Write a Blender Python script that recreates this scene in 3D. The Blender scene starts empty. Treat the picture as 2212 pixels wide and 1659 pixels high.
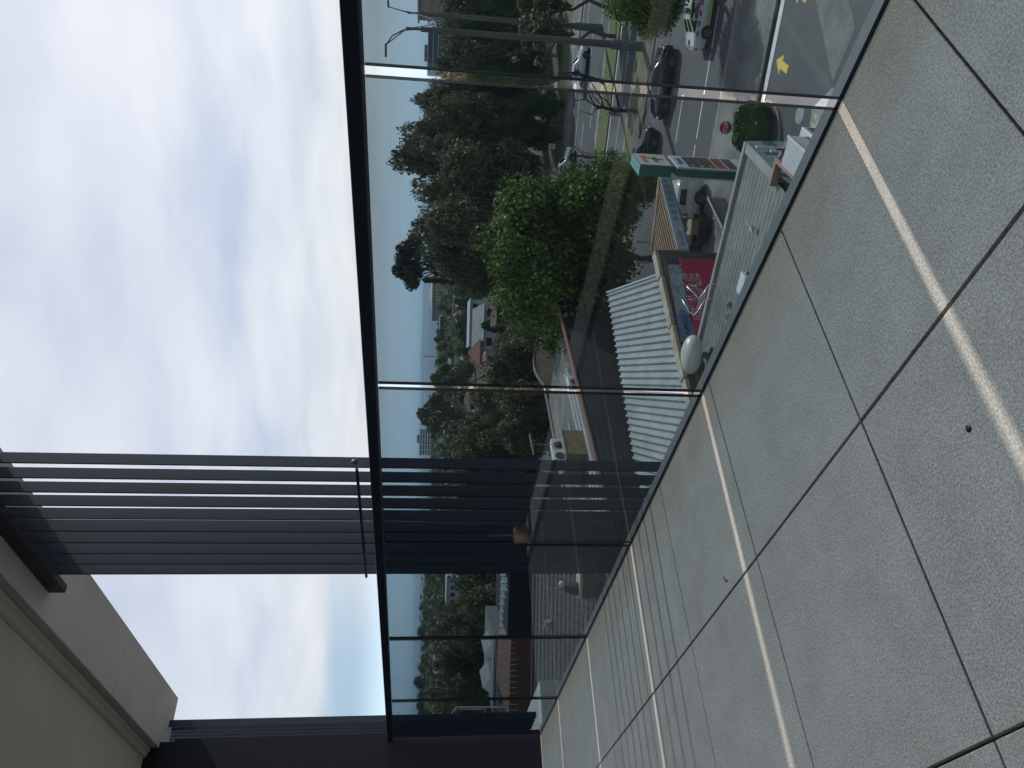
import bpy, bmesh, math, random
from mathutils import Vector, Matrix
R = math.radians
random.seed(7)
C = bpy.context.scene.collection
sc = bpy.context.scene

# ------------------------------------------------------------------ camera survey
# The camera stands on a balcony at (0,0,H); +Y points out through the balustrade, Z up.
H = 0.88
FPX, PITCH, ROLL, AZ = 1674.63, 0.115503, 0.0261997, 0.684461
_h = Vector((-math.cos(AZ), math.sin(AZ), 0))
FWD = Vector((_h.x*math.cos(PITCH), _h.y*math.cos(PITCH), -math.sin(PITCH)))
_r = FWD.cross(Vector((0, 0, 1))).normalized()
_u = _r.cross(FWD)
RT = math.cos(ROLL)*_r + math.sin(ROLL)*_u
UP = -math.sin(ROLL)*_r + math.cos(ROLL)*_u
CAM = Vector((0, 0, H))
ZG = -15.3          # street level below the balcony

def ray(U, V):
    return FWD + RT*((U-829.5)/FPX) - UP*((V-1106)/FPX)
def dp(U, V, depth): return CAM + ray(U, V)*depth          # surveyed bearing + distance
def on_z(U, V, z):
    d = ray(U, V); return CAM + d*((z-H)/d.z)
def on_y(U, V, y):
    d = ray(U, V); return CAM + d*(y/d.y)
def G(U, V): return on_z(U, V, ZG)

# ------------------------------------------------------------------ materials
def new_mat(name):
    m = bpy.data.materials.new(name); m.use_nodes = True
    nt = m.node_tree; b = nt.nodes['Principled BSDF']
    return m, nt, b
def N(nt, t, **kw):
    n = nt.nodes.new(t)
    for k, v in kw.items():
        if k.startswith('i_'):
            n.inputs[k[2:].replace('_', ' ')].default_value = v
        else: setattr(n, k, v)
    return n
def L(nt, a, b): nt.links.new(a, b)
MATS = {}
def mat(name, col, rough=0.6, metal=0.0, var=0.15, scale=2.0, fine=0.08, fscale=40.0, bump=0.0, col2=None, spec=0.5, stretch=None):
    if name in MATS: return MATS[name]
    m, nt, b = new_mat(name)
    tc = N(nt, 'ShaderNodeTexCoord')
    vec = tc.outputs['Object']
    if stretch:
        mp = N(nt, 'ShaderNodeMapping'); mp.inputs['Scale'].default_value = stretch
        L(nt, vec, mp.inputs['Vector']); vec = mp.outputs['Vector']
    n1 = N(nt, 'ShaderNodeTexNoise'); n1.inputs['Scale'].default_value = scale; n1.inputs['Detail'].default_value = 6; n1.inputs['Roughness'].default_value = 0.65
    n2 = N(nt, 'ShaderNodeTexNoise'); n2.inputs['Scale'].default_value = fscale; n2.inputs['Detail'].default_value = 3
    L(nt, vec, n1.inputs['Vector']); L(nt, vec, n2.inputs['Vector'])
    c2 = col2 or tuple(c*(1-var*1.6) for c in col)
    c1 = tuple(min(1, c*(1+var*0.6)) for c in col) if not col2 else col
    r = N(nt, 'ShaderNodeValToRGB')
    r.color_ramp.elements[0].position = 0.32; r.color_ramp.elements[1].position = 0.68
    r.color_ramp.elements[0].color = (*c2, 1); r.color_ramp.elements[1].color = (*c1, 1)
    L(nt, n1.outputs['Fac'], r.inputs['Fac'])
    mr = N(nt, 'ShaderNodeMapRange'); mr.inputs['From Min'].default_value = 0.25; mr.inputs['From Max'].default_value = 0.75
    mr.inputs['To Min'].default_value = 1-fine*1.5; mr.inputs['To Max'].default_value = 1+fine*1.5
    L(nt, n2.outputs['Fac'], mr.inputs['Value'])
    mx = N(nt, 'ShaderNodeMix', data_type='RGBA', blend_type='MULTIPLY'); mx.inputs['Factor'].default_value = 1
    L(nt, r.outputs['Color'], mx.inputs[6]); L(nt, mr.outputs['Result'], mx.inputs[7])
    L(nt, mx.outputs[2], b.inputs['Base Color'])
    b.inputs['Roughness'].default_value = rough; b.inputs['Metallic'].default_value = metal
    b.inputs['Specular IOR Level'].default_value = spec
    if bump:
        bp = N(nt, 'ShaderNodeBump'); bp.inputs['Strength'].default_value = bump; bp.inputs['Distance'].default_value = 0.01
        L(nt, n2.outputs['Fac'], bp.inputs['Height']); L(nt, bp.outputs['Normal'], b.inputs['Normal'])
    MATS[name] = m
    return m

def leaf_mat(name, ca, cb, cc, trans=0.25):
    m, nt, b = new_mat(name)
    g = N(nt, 'ShaderNodeNewGeometry')
    r = N(nt, 'ShaderNodeValToRGB'); e = r.color_ramp.elements
    e[0].position = 0.1; e[0].color = (*ca, 1); e[1].position = 0.95; e[1].color = (*cc, 1)
    k = e.new(0.55); k.color = (*cb, 1)
    L(nt, g.outputs['Random Per Island'], r.inputs['Fac'])
    tc = N(nt, 'ShaderNodeTexCoord')
    n1 = N(nt, 'ShaderNodeTexNoise'); n1.inputs['Scale'].default_value = 0.45; n1.inputs['Detail'].default_value = 3
    L(nt, tc.outputs['Object'], n1.inputs['Vector'])
    mr = N(nt, 'ShaderNodeMapRange'); mr.inputs['From Min'].default_value = 0.3; mr.inputs['From Max'].default_value = 0.7
    mr.inputs['To Min'].default_value = 0.6; mr.inputs['To Max'].default_value = 1.35
    L(nt, n1.outputs['Fac'], mr.inputs['Value'])
    mx = N(nt, 'ShaderNodeMix', data_type='RGBA', blend_type='MULTIPLY'); mx.inputs['Factor'].default_value = 1
    L(nt, r.outputs['Color'], mx.inputs[6]); L(nt, mr.outputs['Result'], mx.inputs[7])
    L(nt, mx.outputs[2], b.inputs['Base Color'])
    b.inputs['Roughness'].default_value = 0.55
    b.inputs['Specular IOR Level'].default_value = 0.3
    tr = N(nt, 'ShaderNodeBsdfTranslucent'); L(nt, mx.outputs[2], tr.inputs['Color'])
    ms = N(nt, 'ShaderNodeMixShader'); ms.inputs['Fac'].default_value = trans
    L(nt, b.outputs['BSDF'], ms.inputs[1]); L(nt, tr.outputs['BSDF'], ms.inputs[2])
    L(nt, ms.outputs['Shader'], nt.nodes['Material Output'].inputs['Surface'])
    MATS[name] = m
    return m

def glass_mat(name, tint, ior_r0=0.045, dirt=0.02):
    """tinted flat safety glass: clear tinted transmission plus a Schlick mirror coat and a trace of dust"""
    m, nt, b = new_mat(name); nt.nodes.remove(b)
    g = N(nt, 'ShaderNodeNewGeometry')
    d = N(nt, 'ShaderNodeVectorMath', operation='DOT_PRODUCT')
    L(nt, g.outputs['Normal'], d.inputs[0]); L(nt, g.outputs['Incoming'], d.inputs[1])
    a = N(nt, 'ShaderNodeMath', operation='ABSOLUTE'); L(nt, d.outputs['Value'], a.inputs[0])
    s = N(nt, 'ShaderNodeMath', operation='SUBTRACT', use_clamp=True); s.inputs[0].default_value = 1; L(nt, a.outputs[0], s.inputs[1])
    p = N(nt, 'ShaderNodeMath', operation='POWER'); p.inputs[1].default_value = 5; L(nt, s.outputs[0], p.inputs[0])
    ma = N(nt, 'ShaderNodeMath', operation='MULTIPLY_ADD', use_clamp=True); ma.inputs[1].default_value = 1-ior_r0; ma.inputs[2].default_value = ior_r0
    L(nt, p.outputs[0], ma.inputs[0])
    t = N(nt, 'ShaderNodeBsdfTransparent')
    c2 = N(nt, 'ShaderNodeMath', operation='MULTIPLY_ADD'); L(nt, a.outputs[0], c2.inputs[0]); L(nt, a.outputs[0], c2.inputs[1]); c2.inputs[2].default_value = 1.25   # cos^2 + n^2-1
    pw_ = N(nt, 'ShaderNodeMath', operation='INVERSE_SQRT'); L(nt, c2.outputs[0], pw_.inputs[0])
    cc = N(nt, 'ShaderNodeCombineColor')
    for k_, ch in enumerate(tint):
        ex_ = N(nt, 'ShaderNodeMath', operation='POWER'); ex_.inputs[0].default_value = ch
        sc_ = N(nt, 'ShaderNodeMath', operation='MULTIPLY'); sc_.inputs[1].default_value = 1.5; L(nt, pw_.outputs[0], sc_.inputs[0]); L(nt, sc_.outputs[0], ex_.inputs[1])
        L(nt, ex_.outputs[0], cc.inputs[k_])
    L(nt, cc.outputs[0], t.inputs['Color'])
    gl = N(nt, 'ShaderNodeBsdfGlossy'); gl.inputs['Roughness'].default_value = 0.0
    df = N(nt, 'ShaderNodeBsdfDiffuse'); df.inputs['Color'].default_value = (0.5, 0.55, 0.58, 1)
    tc = N(nt, 'ShaderNodeTexCoord')
    nz = N(nt, 'ShaderNodeTexNoise'); nz.inputs['Scale'].default_value = 3.0; nz.inputs['Detail'].default_value = 7; nz.inputs['Roughness'].default_value = 0.7
    L(nt, tc.outputs['Object'], nz.inputs['Vector'])
    mr = N(nt, 'ShaderNodeMapRange'); mr.inputs['From Min'].default_value = 0.4; mr.inputs['From Max'].default_value = 0.8
    mr.inputs['To Min'].default_value = dirt*0.4; mr.inputs['To Max'].default_value = dirt*1.6
    L(nt, nz.outputs['Fac'], mr.inputs['Value'])
    m1 = N(nt, 'ShaderNodeMixShader'); L(nt, mr.outputs['Result'], m1.inputs['Fac'])
    L(nt, t.outputs['BSDF'], m1.inputs[1]); L(nt, df.outputs['BSDF'], m1.inputs[2])
    m2 = N(nt, 'ShaderNodeMixShader'); L(nt, ma.outputs[0], m2.inputs['Fac'])
    L(nt, m1.outputs['Shader'], m2.inputs[1]); L(nt, gl.outputs['BSDF'], m2.inputs[2])
    L(nt, m2.outputs['Shader'], nt.nodes['Material Output'].inputs['Surface'])
    return m

def brick_mat(name, c1, c2, mortar, scale=1.0, rough=0.85, bw=0.24, bh=0.086, ms=0.012):
    """bricks laid in metres over the object's own XY / Z axes"""
    m, nt, b = new_mat(name)
    tc = N(nt, 'ShaderNodeTexCoord'); sp = N(nt, 'ShaderNodeSeparateXYZ'); L(nt, tc.outputs['Object'], sp.inputs[0])
    ad = N(nt, 'ShaderNodeMath', operation='ADD'); L(nt, sp.outputs['X'], ad.inputs[0]); L(nt, sp.outputs['Y'], ad.inputs[1])
    cb = N(nt, 'ShaderNodeCombineXYZ'); L(nt, ad.outputs[0], cb.inputs['X']); L(nt, sp.outputs['Z'], cb.inputs['Y'])
    br = N(nt, 'ShaderNodeTexBrick'); L(nt, cb.outputs[0], br.inputs['Vector'])
    br.inputs['Scale'].default_value = scale; br.inputs['Brick Width'].default_value = bw; br.inputs['Row Height'].default_value = bh
    br.inputs['Mortar Size'].default_value = ms; br.inputs['Color1'].default_value = (*c1, 1); br.inputs['Color2'].default_value = (*c2, 1); br.inputs['Mortar'].default_value = (*mortar, 1)
    nz = N(nt, 'ShaderNodeTexNoise'); nz.inputs['Scale'].default_value = 1.2; nz.inputs['Detail'].default_value = 6
    L(nt, tc.outputs['Object'], nz.inputs['Vector'])
    mr = N(nt, 'ShaderNodeMapRange'); mr.inputs['From Min'].default_value = 0.3; mr.inputs['From Max'].default_value = 0.7; mr.inputs['To Min'].default_value = 0.65; mr.inputs['To Max'].default_value = 1.25
    L(nt, nz.outputs['Fac'], mr.inputs['Value'])
    mx = N(nt, 'ShaderNodeMix', data_type='RGBA', blend_type='MULTIPLY'); mx.inputs['Factor'].default_value = 1
    L(nt, br.outputs['Color'], mx.inputs[6]); L(nt, mr.outputs['Result'], mx.inputs[7]); L(nt, mx.outputs[2], b.inputs['Base Color'])
    b.inputs['Roughness'].default_value = rough
    bp = N(nt, 'ShaderNodeBump'); bp.inputs['Strength'].default_value = 0.5; bp.inputs['Distance'].default_value = 0.01
    L(nt, br.outputs['Fac'], bp.inputs['Height']); bp.invert = True; L(nt, bp.outputs['Normal'], b.inputs['Normal'])
    return m

# ------------------------------------------------------------------ mesh builder
class MB:
    def __init__(self): self.v = []; self.f = []; self.mi = []; self.sm = []
    def face(self, pts, mi=0, smooth=False):
        n = len(self.v); self.v += [Vector(p) for p in pts]
        self.f.append(tuple(range(n, n+len(pts)))); self.mi.append(mi); self.sm.append(smooth)
    def grid(self, rows, mi=0, smooth=False, close=False):
        n = len(self.v); w = len(rows[0])
        for r in rows: self.v += [Vector(p) for p in r]
        for i in range(len(rows)-1):
            for j in range(w if close else w-1):
                k = (j+1) % w
                self.f.append((n+i*w+j, n+i*w+k, n+(i+1)*w+k, n+(i+1)*w+j)); self.mi.append(mi); self.sm.append(smooth)
    def box(self, c, s, rot=None, mi=0):
        c = Vector(c); h = Vector(s)/2
        M = rot or Matrix.Identity(3)
        p = [c + M @ Vector((x*h.x, y*h.y, z*h.z)) for z in (-1, 1) for y in (-1, 1) for x in (-1, 1)]
        n = len(self.v); self.v += p
        for q in ((0, 2, 3, 1), (4, 5, 7, 6), (0, 1, 5, 4), (2, 6, 7, 3), (0, 4, 6, 2), (1, 3, 7, 5)):
            self.f.append(tuple(n+i for i in q)); self.mi.append(mi); self.sm.append(False)
    def prism(self, pts, vec, mi=0):
        vec = Vector(vec); a = [Vector(p) for p in pts]; k = len(a); n = len(self.v)
        self.v += a + [p+vec for p in a]
        self.f.append(tuple(n+i for i in reversed(range(k)))); self.f.append(tuple(n+k+i for i in range(k)))
        self.mi += [mi, mi]; self.sm += [False, False]
        for i in range(k):
            j = (i+1) % k; self.f.append((n+i, n+j, n+k+j, n+k+i)); self.mi.append(mi); self.sm.append(False)
    def tube(self, pts, rad, seg=8, mi=0, cap=True):
        pts = [Vector(p) for p in pts]
        if not isinstance(rad, (list, tuple)): rad = [rad]*len(pts)
        rows = []
        for i, p in enumerate(pts):
            t = (pts[min(i+1, len(pts)-1)]-pts[max(i-1, 0)])
            t = t.normalized() if t.length > 1e-9 else Vector((0, 0, 1))
            a = t.cross(Vector((0, 0, 1)) if abs(t.z) < 0.95 else Vector((1, 0, 0))).normalized(); b = t.cross(a)
            rows.append([p + (a*math.cos(2*math.pi*k/seg)+b*math.sin(2*math.pi*k/seg))*rad[i] for k in range(seg)])
        self.grid(rows, mi, True, True)
        if cap:
            self.face(list(reversed(rows[0])), mi); self.face(rows[-1], mi)
    def lathe(self, c, prof, seg=20, mi=0, axis=None):
        c = Vector(c); M = axis or Matrix.Identity(3)
        rows = [[c + M @ Vector((r*math.cos(2*math.pi*k/seg), r*math.sin(2*math.pi*k/seg), z)) for k in range(seg)] for r, z in prof]
        self.grid(rows, mi, True, True)
    def build(self, name, mats, parent=None, bevel=0, origin=None, seg=2, frame=None):
        me = bpy.data.meshes.new(name)
        o = Vector(origin) if origin is not None else Vector((0, 0, 0))
        if frame is not None:
            inv = frame.inverted(); vv = [inv @ p for p in self.v]
        else: vv = [p-o for p in self.v]
        me.from_pydata([tuple(p) for p in vv], [], self.f)
        for m in (mats if isinstance(mats, (list, tuple)) else [mats]): me.materials.append(m)
        me.polygons.foreach_set('material_index', self.mi); me.polygons.foreach_set('use_smooth', self.sm)
        bm = bmesh.new(); bm.from_mesh(me); bmesh.ops.recalc_face_normals(bm, faces=bm.faces); bm.to_mesh(me); bm.free()
        me.update()
        ob = bpy.data.objects.new(name, me); C.objects.link(ob)
        if frame is not None: ob.matrix_world = frame
        else: ob.location = o
        if parent is not None:
            ob.parent = parent
            ob.matrix_parent_inverse = Matrix.LocRotScale(parent.location, parent.rotation_euler, parent.scale).inverted()
        if bevel:
            b = ob.modifiers.new('bevel', 'BEVEL'); b.width = bevel; b.segments = seg; b.limit_method = 'ANGLE'; b.angle_limit = R(40)
        return ob

def tag(o, label, cat, group=None):
    o['label'] = label; o['category'] = cat
    if group: o['group'] = group
    return o
def struct(o): o['kind'] = 'structure'; return o
def stuff(o, label, cat): o['kind'] = 'stuff'; o['label'] = label; o['category'] = cat; return o
def thing(name, label, cat, loc=(0, 0, 0), rz=0, group=None):
    o = bpy.data.objects.new(name, None); C.objects.link(o); o.location = loc; o.rotation_euler = (0, 0, rz)
    o.empty_display_size = 0.2
    return tag(o, label, cat, group)
def local(mb, name, mats, parent, bevel=0, seg=2):
    """part given in its parent's own coordinates"""
    ob = mb.build(name, mats, None, bevel, seg=seg); ob.parent = parent; return ob
def frame3(o, right, up):
    r = Vector(right).normalized(); n = r.cross(Vector(up)).normalized(); u = n.cross(r)
    return Matrix(((r.x, u.x, n.x, o[0]), (r.y, u.y, n.y, o[1]), (r.z, u.z, n.z, o[2]), (0, 0, 0, 1)))
def text(s, size, M, m, parent, name='lettering', ext=0.003, align='CENTER', shear=0.0, sx=1.0, offset=0.0):
    cu = bpy.data.curves.new('t', 'FONT'); cu.body = s; cu.size = size; cu.extrude = ext; cu.align_x = align; cu.align_y = 'CENTER'; cu.shear = shear; cu.offset = offset
    t = bpy.data.objects.new('t', cu); C.objects.link(t)
    bpy.context.view_layer.update()
    me = bpy.data.meshes.new_from_object(t.evaluated_get(bpy.context.evaluated_depsgraph_get()))
    bpy.data.objects.remove(t); bpy.data.curves.remove(cu)
    me.name = name; me.materials.clear(); me.materials.append(m)
    ob = bpy.data.objects.new(name, me); C.objects.link(ob)
    ob.parent = parent
    W = M @ Matrix.Diagonal((sx, 1, 1, 1))
    P = Matrix.LocRotScale(parent.location, parent.rotation_euler, parent.scale)
    ob.matrix_parent_inverse = P.inverted(); ob.matrix_basis = W
    return ob

# ------------------------------------------------------------------ camera, light, sky
cam = bpy.data.cameras.new('camera'); co = bpy.data.objects.new('camera', cam); C.objects.link(co); sc.camera = co
cam.sensor_fit = 'HORIZONTAL'; cam.sensor_width = 36; cam.lens = 36*FPX/2212
cam.clip_start = 0.02; cam.clip_end = 90000
# the photograph is stored turned a quarter turn: its right edge is the ground
xr, yr = -UP, RT
co.matrix_world = Matrix(((xr.x, yr.x, -FWD.x, CAM.x), (xr.y, yr.y, -FWD.y, CAM.y), (xr.z, yr.z, -FWD.z, CAM.z), (0, 0, 0, 1)))

SUN_EL, SUN_AZ = R(38.0), math.atan2(0.040, 1.0)     # azimuth measured from +Y toward +X
sd = Vector((math.sin(SUN_AZ)*math.cos(SUN_EL), math.cos(SUN_AZ)*math.cos(SUN_EL), math.sin(SUN_EL)))
sun = bpy.data.lights.new('sun', 'SUN'); so = bpy.data.objects.new('sun', sun); C.objects.link(so)
sun.energy = 5.0; sun.angle = R(1.2); sun.color = (1.0, 0.945, 0.87)
so.rotation_euler = sd.to_track_quat('Z', 'Y').to_euler()

w = bpy.data.worlds.new("World"); sc.world = w; w.use_nodes = True
nt = w.node_tree; bg = nt.nodes['Background']
sky = N(nt, 'ShaderNodeTexSky', sky_type='NISHITA'); sky.sun_disc = False
sky.sun_elevation = SUN_EL; sky.sun_rotation = SUN_AZ; sky.air_density = 1.2; sky.dust_density = 1.5
tc = N(nt, 'ShaderNodeTexCoord'); sx = N(nt, 'ShaderNodeSeparateXYZ'); L(nt, tc.outputs['Generated'], sx.inputs[0])
def M_(op, a, b=None, c=None, clamp=False):
    n = N(nt, 'ShaderNodeMath', operation=op, use_clamp=clamp)
    for i, q in enumerate((a, b, c)):
        if q is None: continue
        if isinstance(q, (int, float)): n.inputs[i].default_value = q
        else: L(nt, q, n.inputs[i])
    return n.outputs[0]
def smooth(v, a, b, lo=0.0, hi=1.0):
    n = N(nt, 'ShaderNodeMapRange', interpolation_type='SMOOTHSTEP')
    for k, q in (('From Min', a), ('From Max', b), ('To Min', lo), ('To Max', hi)): n.inputs[k].default_value = q
    L(nt, v, n.inputs['Value']); return n.outputs['Result']
X, Y, Z = sx.outputs['X'], sx.outputs['Y'], sx.outputs['Z']
den = M_('ADD', M_('MAXIMUM', Z, 0.0), 0.10)
cv = N(nt, 'ShaderNodeCombineXYZ'); L(nt, M_('DIVIDE', X, den), cv.inputs['X']); L(nt, M_('DIVIDE', Y, den), cv.inputs['Y'])
mp = N(nt, 'ShaderNodeMapping'); mp.inputs['Rotation'].default_value = (0, 0, R(35)); mp.inputs['Scale'].default_value = (0.9, 1.15, 1); mp.inputs['Location'].default_value = (2.7, 3.3, 0)
L(nt, cv.outputs[0], mp.inputs['Vector'])
nz = N(nt, 'ShaderNodeTexNoise'); nz.inputs['Scale'].default_value = 1.25; nz.inputs['Detail'].default_value = 7; nz.inputs['Roughness'].default_value = 0.5; nz.inputs['Distortion'].default_value = 0.25
L(nt, mp.outputs[0], nz.inputs['Vector'])
nb = N(nt, 'ShaderNodeTexNoise'); nb.inputs['Scale'].default_value = 0.32; nb.inputs['Detail'].default_value = 4
L(nt, mp.outputs[0], nb.inputs['Vector'])
cr = N(nt, 'ShaderNodeValToRGB'); e = cr.color_ramp.elements
e[0].position = 0.36; e[0].color = (4.3, 4.9, 6.3, 1); e[1].position = 0.64; e[1].color = (6.95, 7.15, 7.7, 1)
q = e.new(0.5); q.color = (5.75, 6.15, 7.0, 1)
L(nt, M_('ADD', M_('MULTIPLY', nz.outputs['Fac'], 0.75), M_('MULTIPLY', nb.outputs['Fac'], 0.28)), cr.inputs['Fac'])
# brighter, thinner veil toward the sun side, blue gap low down on the far side
warm = N(nt, 'ShaderNodeMix', data_type='RGBA'); warm.inputs[7].default_value = (6.6, 6.75, 6.7, 1)
L(nt, cr.outputs['Color'], warm.inputs[6]); L(nt, smooth(Z, 0.22, 0.04, 0.0, 0.55), warm.inputs['Factor'])
clear = N(nt, 'ShaderNodeMix', data_type='RGBA'); clear.inputs[6].default_value = (3.3, 4.6, 6.2, 1)
edge = M_('ADD', Z, M_('MULTIPLY', M_('SUBTRACT', nz.outputs['Fac'], 0.5), 0.03))
west = smooth(Y, 0.50, 0.30)
cover = M_('MAXIMUM', smooth(edge, 0.085, 0.115), M_('SUBTRACT', 1.0, west))
L(nt, warm.outputs[2], clear.inputs[7]); L(nt, cover, clear.inputs['Factor'])
fin = N(nt, 'ShaderNodeMix', data_type='RGBA'); fin.inputs['Factor'].default_value = 0.9
L(nt, sky.outputs['Color'], fin.inputs[6]); L(nt, clear.outputs[2], fin.inputs[7])
haz = N(nt, 'ShaderNodeMix', data_type='RGBA'); haz.inputs[7].default_value = (7.2, 9.2, 10.6, 1)
L(nt, fin.outputs[2], haz.inputs[6]); L(nt, smooth(Z, 0.075, 0.02, 0.0, 0.8), haz.inputs['Factor'])
L(nt, haz.outputs[2], bg.inputs['Color']); bg.inputs['Strength'].default_value = 0.1

sc.view_settings.view_transform = 'Standard'; sc.view_settings.look = 'None'; sc.view_settings.exposure = 0.3; sc.view_settings.gamma = 1
sc.cycles.use_denoising = True; sc.cycles.max_bounces = 10; sc.cycles.transparent_max_bounces = 16; sc.cycles.diffuse_bounces = 4
sc.cycles.sample_clamp_indirect = 6

# ------------------------------------------------------------------ balcony
TILE = 0.602; TX = -1.176; TY = 0.886    # one joint crossing of the paver grid
GY = 1.485; WX = -5.67; BY = -0.16
def paver_mat():
    m, nt, b = new_mat('paver')
    tc = N(nt, 'ShaderNodeTexCoord')
    def nz(s, d=2, r=0.5):
        n = N(nt, 'ShaderNodeTexNoise'); n.inputs['Scale'].default_value = s; n.inputs['Detail'].default_value = d; n.inputs['Roughness'].default_value = r
        L(nt, tc.outputs['Object'], n.inputs['Vector']); return n.outputs['Fac']
    r = N(nt, 'ShaderNodeValToRGB'); e = r.color_ramp.elements
    e[0].position = 0.36; e[0].color = (0.20, 0.198, 0.192, 1); e[1].position = 0.66; e[1].color = (0.53, 0.525, 0.505, 1)
    k = e.new(0.5); k.color = (0.345, 0.342, 0.330, 1)
    L(nt, nz(235, 4, 0.78), r.inputs['Fac'])
    mr = N(nt, 'ShaderNodeMapRange'); mr.inputs['From Min'].default_value = 0.3; mr.inputs['From Max'].default_value = 0.7; mr.inputs['To Min'].default_value = 0.80; mr.inputs['To Max'].default_value = 1.16
    mu = N(nt, 'ShaderNodeMath', operation='MULTIPLY_ADD'); L(nt, nz(1.1, 7, 0.7), mu.inputs[0]); mu.inputs[1].default_value = 0.6; L(nt, nz(7, 6, 0.7), mu.inputs[2])
    mu2 = N(nt, 'ShaderNodeMath', operation='MULTIPLY'); L(nt, mu.outputs[0], mu2.inputs[0]); mu2.inputs[1].default_value = 0.625
    L(nt, mu2.outputs[0], mr.inputs['Value'])
    mx = N(nt, 'ShaderNodeMix', data_type='RGBA', blend_type='MULTIPLY'); mx.inputs['Factor'].default_value = 1
    L(nt, r.outputs['Color'], mx.inputs[6]); L(nt, mr.outputs['Result'], mx.inputs[7])
    # old brownish drip edge along the foot of the glass
    sp = N(nt, 'ShaderNodeSeparateXYZ'); L(nt, tc.outputs['Object'], sp.inputs[0])
    n2 = nz(6, 5)
    ad = N(nt, 'ShaderNodeMath', operation='MULTIPLY_ADD'); ad.inputs[1].default_value = 0.22; L(nt, n2, ad.inputs[0]); L(nt, sp.outputs['Y'], ad.inputs[2])
    st = N(nt, 'ShaderNodeMapRange'); st.inputs['From Min'].default_value = 1.36; st.inputs['From Max'].default_value = 1.60; st.inputs['To Max'].default_value = 0.75
    L(nt, ad.outputs[0], st.inputs['Value'])
    m2 = N(nt, 'ShaderNodeMix', data_type='RGBA', blend_type='MULTIPLY'); m2.inputs[7].default_value = (0.80, 0.70, 0.55, 1)
    L(nt, st.outputs['Result'], m2.inputs['Factor']); L(nt, mx.outputs[2], m2.inputs[6])
    L(nt, m2.outputs[2], b.inputs['Base Color']); b.inputs['Roughness'].default_value = 0.75; b.inputs['Specular IOR Level'].default_value = 0.3
    bp = N(nt, 'ShaderNodeBump'); bp.inputs['Strength'].default_value = 0.12; bp.inputs['Distance'].default_value = 0.001
    L(nt, nz(240, 3, 0.7), bp.inputs['Height']); L(nt, bp.outputs['Normal'], b.inputs['Normal'])
    return m
joint = mat('joint', (0.028, 0.028, 0.032), 0.9, var=0.3, scale=20)
mb = MB()
jg = 0.0028
xs = [TX+TILE*i for i in range(-8, 7)]; ys = [TY+TILE*i for i in range(-2, 3)]
random.seed(3)
for i in range(len(xs)-1):
    for j in range(len(ys)-1):
        x0, x1 = max(xs[i], WX)+jg, xs[i+1]-jg; y0, y1 = max(ys[j], BY)+jg, min(ys[j+1], GY-0.004)-jg
        if x1-x0 < 0.02 or y1-y0 < 0.02: continue
        dz = random.uniform(-0.0006, 0.0006); ch = 0.0015
        rows = [[(x0, y0, -0.02), (x1, y0, -0.02), (x1, y1, -0.02), (x0, y1, -0.02)], [(x0, y0, dz-ch), (x1, y0, dz-ch), (x1, y1, dz-ch), (x0, y1, dz-ch)],
                [(x0+ch, y0+ch, dz), (x1-ch, y0+ch, dz), (x1-ch, y1-ch, dz), (x0+ch, y1-ch, dz)]]
        mb.grid(rows, 0, False, True); mb.face(rows[2])
mb.box(((WX+4)/2, (BY+GY)/2, -0.13), (4-WX, GY-BY, 0.225), mi=1)
struct(mb.build('balcony_floor', [paver_mat(), joint]))

mw = mat('ceiling_paint', (0.62, 0.585, 0.52), 0.85, var=0.06, scale=1.5, fine=0.07, fscale=130, bump=0.15)
mb = MB(); mb.box(((WX+4)/2, (BY+1.467)/2, 2.62+0.06), (4-WX, 1.467-BY, 0.12))
# small cove moulding where the ceiling meets the eave beam
pr = [(0, 0), (0.012, 0.0), (0.02, 0.012), (0.035, 0.018), (0.05, 0.03), (0.075, 0.034), (0.075, 0.06), (0, 0.06)]
mb.prism([(WX, 1.467-a-0.002, 2.619-0.034+b) for a, b in [(0, 0), (0.018, 0.002), (0.03, 0.013), (0.05, 0.018), (0.062, 0.033), (0, 0.033)]], (4-WX, 0, 0))
struct(mb.build('ceiling', mw))

# eave: boxed white soffit running along the balcony
soff = mat('soffit_paint', (0.62, 0.625, 0.61), 0.7, var=0.10, scale=1.6, fine=0.03, fscale=60)
ev = thing('roof_eave', 'pale grey boxed roof eave running above the glass balustrade', 'eave', (WX-0.2, 1.65, 2.535))
mb = MB(); xe = -5.875
for x0, x1 in ((xe, -4.62), (-4.614, -1.6), (-1.594, 4)):
    mb.box(((x0+x1)/2, 1.656, 2.535+0.11), (x1-x0, 0.377, 0.22))
mb.build('soffit', soff, ev, bevel=0.003)
mb = MB(); mb.box(((xe+4)/2, 1.656, 2.535+0.222+0.03), (4-xe, 0.42, 0.055)); mb.build('roof_edge', mat('roofedge', (0.06, 0.065, 0.075), 0.5), ev)

# side wall and house wall
navy = mat('navy_render', (0.008, 0.0115, 0.025), 0.75, var=0.12, scale=1.1, fine=0.12, fscale=90, bump=0.15)
mb = MB(); mb.box((WX-0.11, (BY+1.50)/2, 1.31), (0.22, 1.50-BY, 2.66)); mb.box((WX-0.11, 1.5105, 1.22), (0.20, 0.02, 2.45))
tag(mb.build('end_wall', navy, origin=(WX-0.11, 0.6, -0.02)), 'dark navy rendered wall closing the end of the balcony', 'wall')
dk = mat('charcoal_wall', (0.008, 0.009, 0.011), 0.5, var=0.1)
mb = MB(); mb.box(((WX+4)/2, BY-0.1, 1.31), (4-WX, 0.2, 2.66)); struct(mb.build('house_wall', dk))

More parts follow.
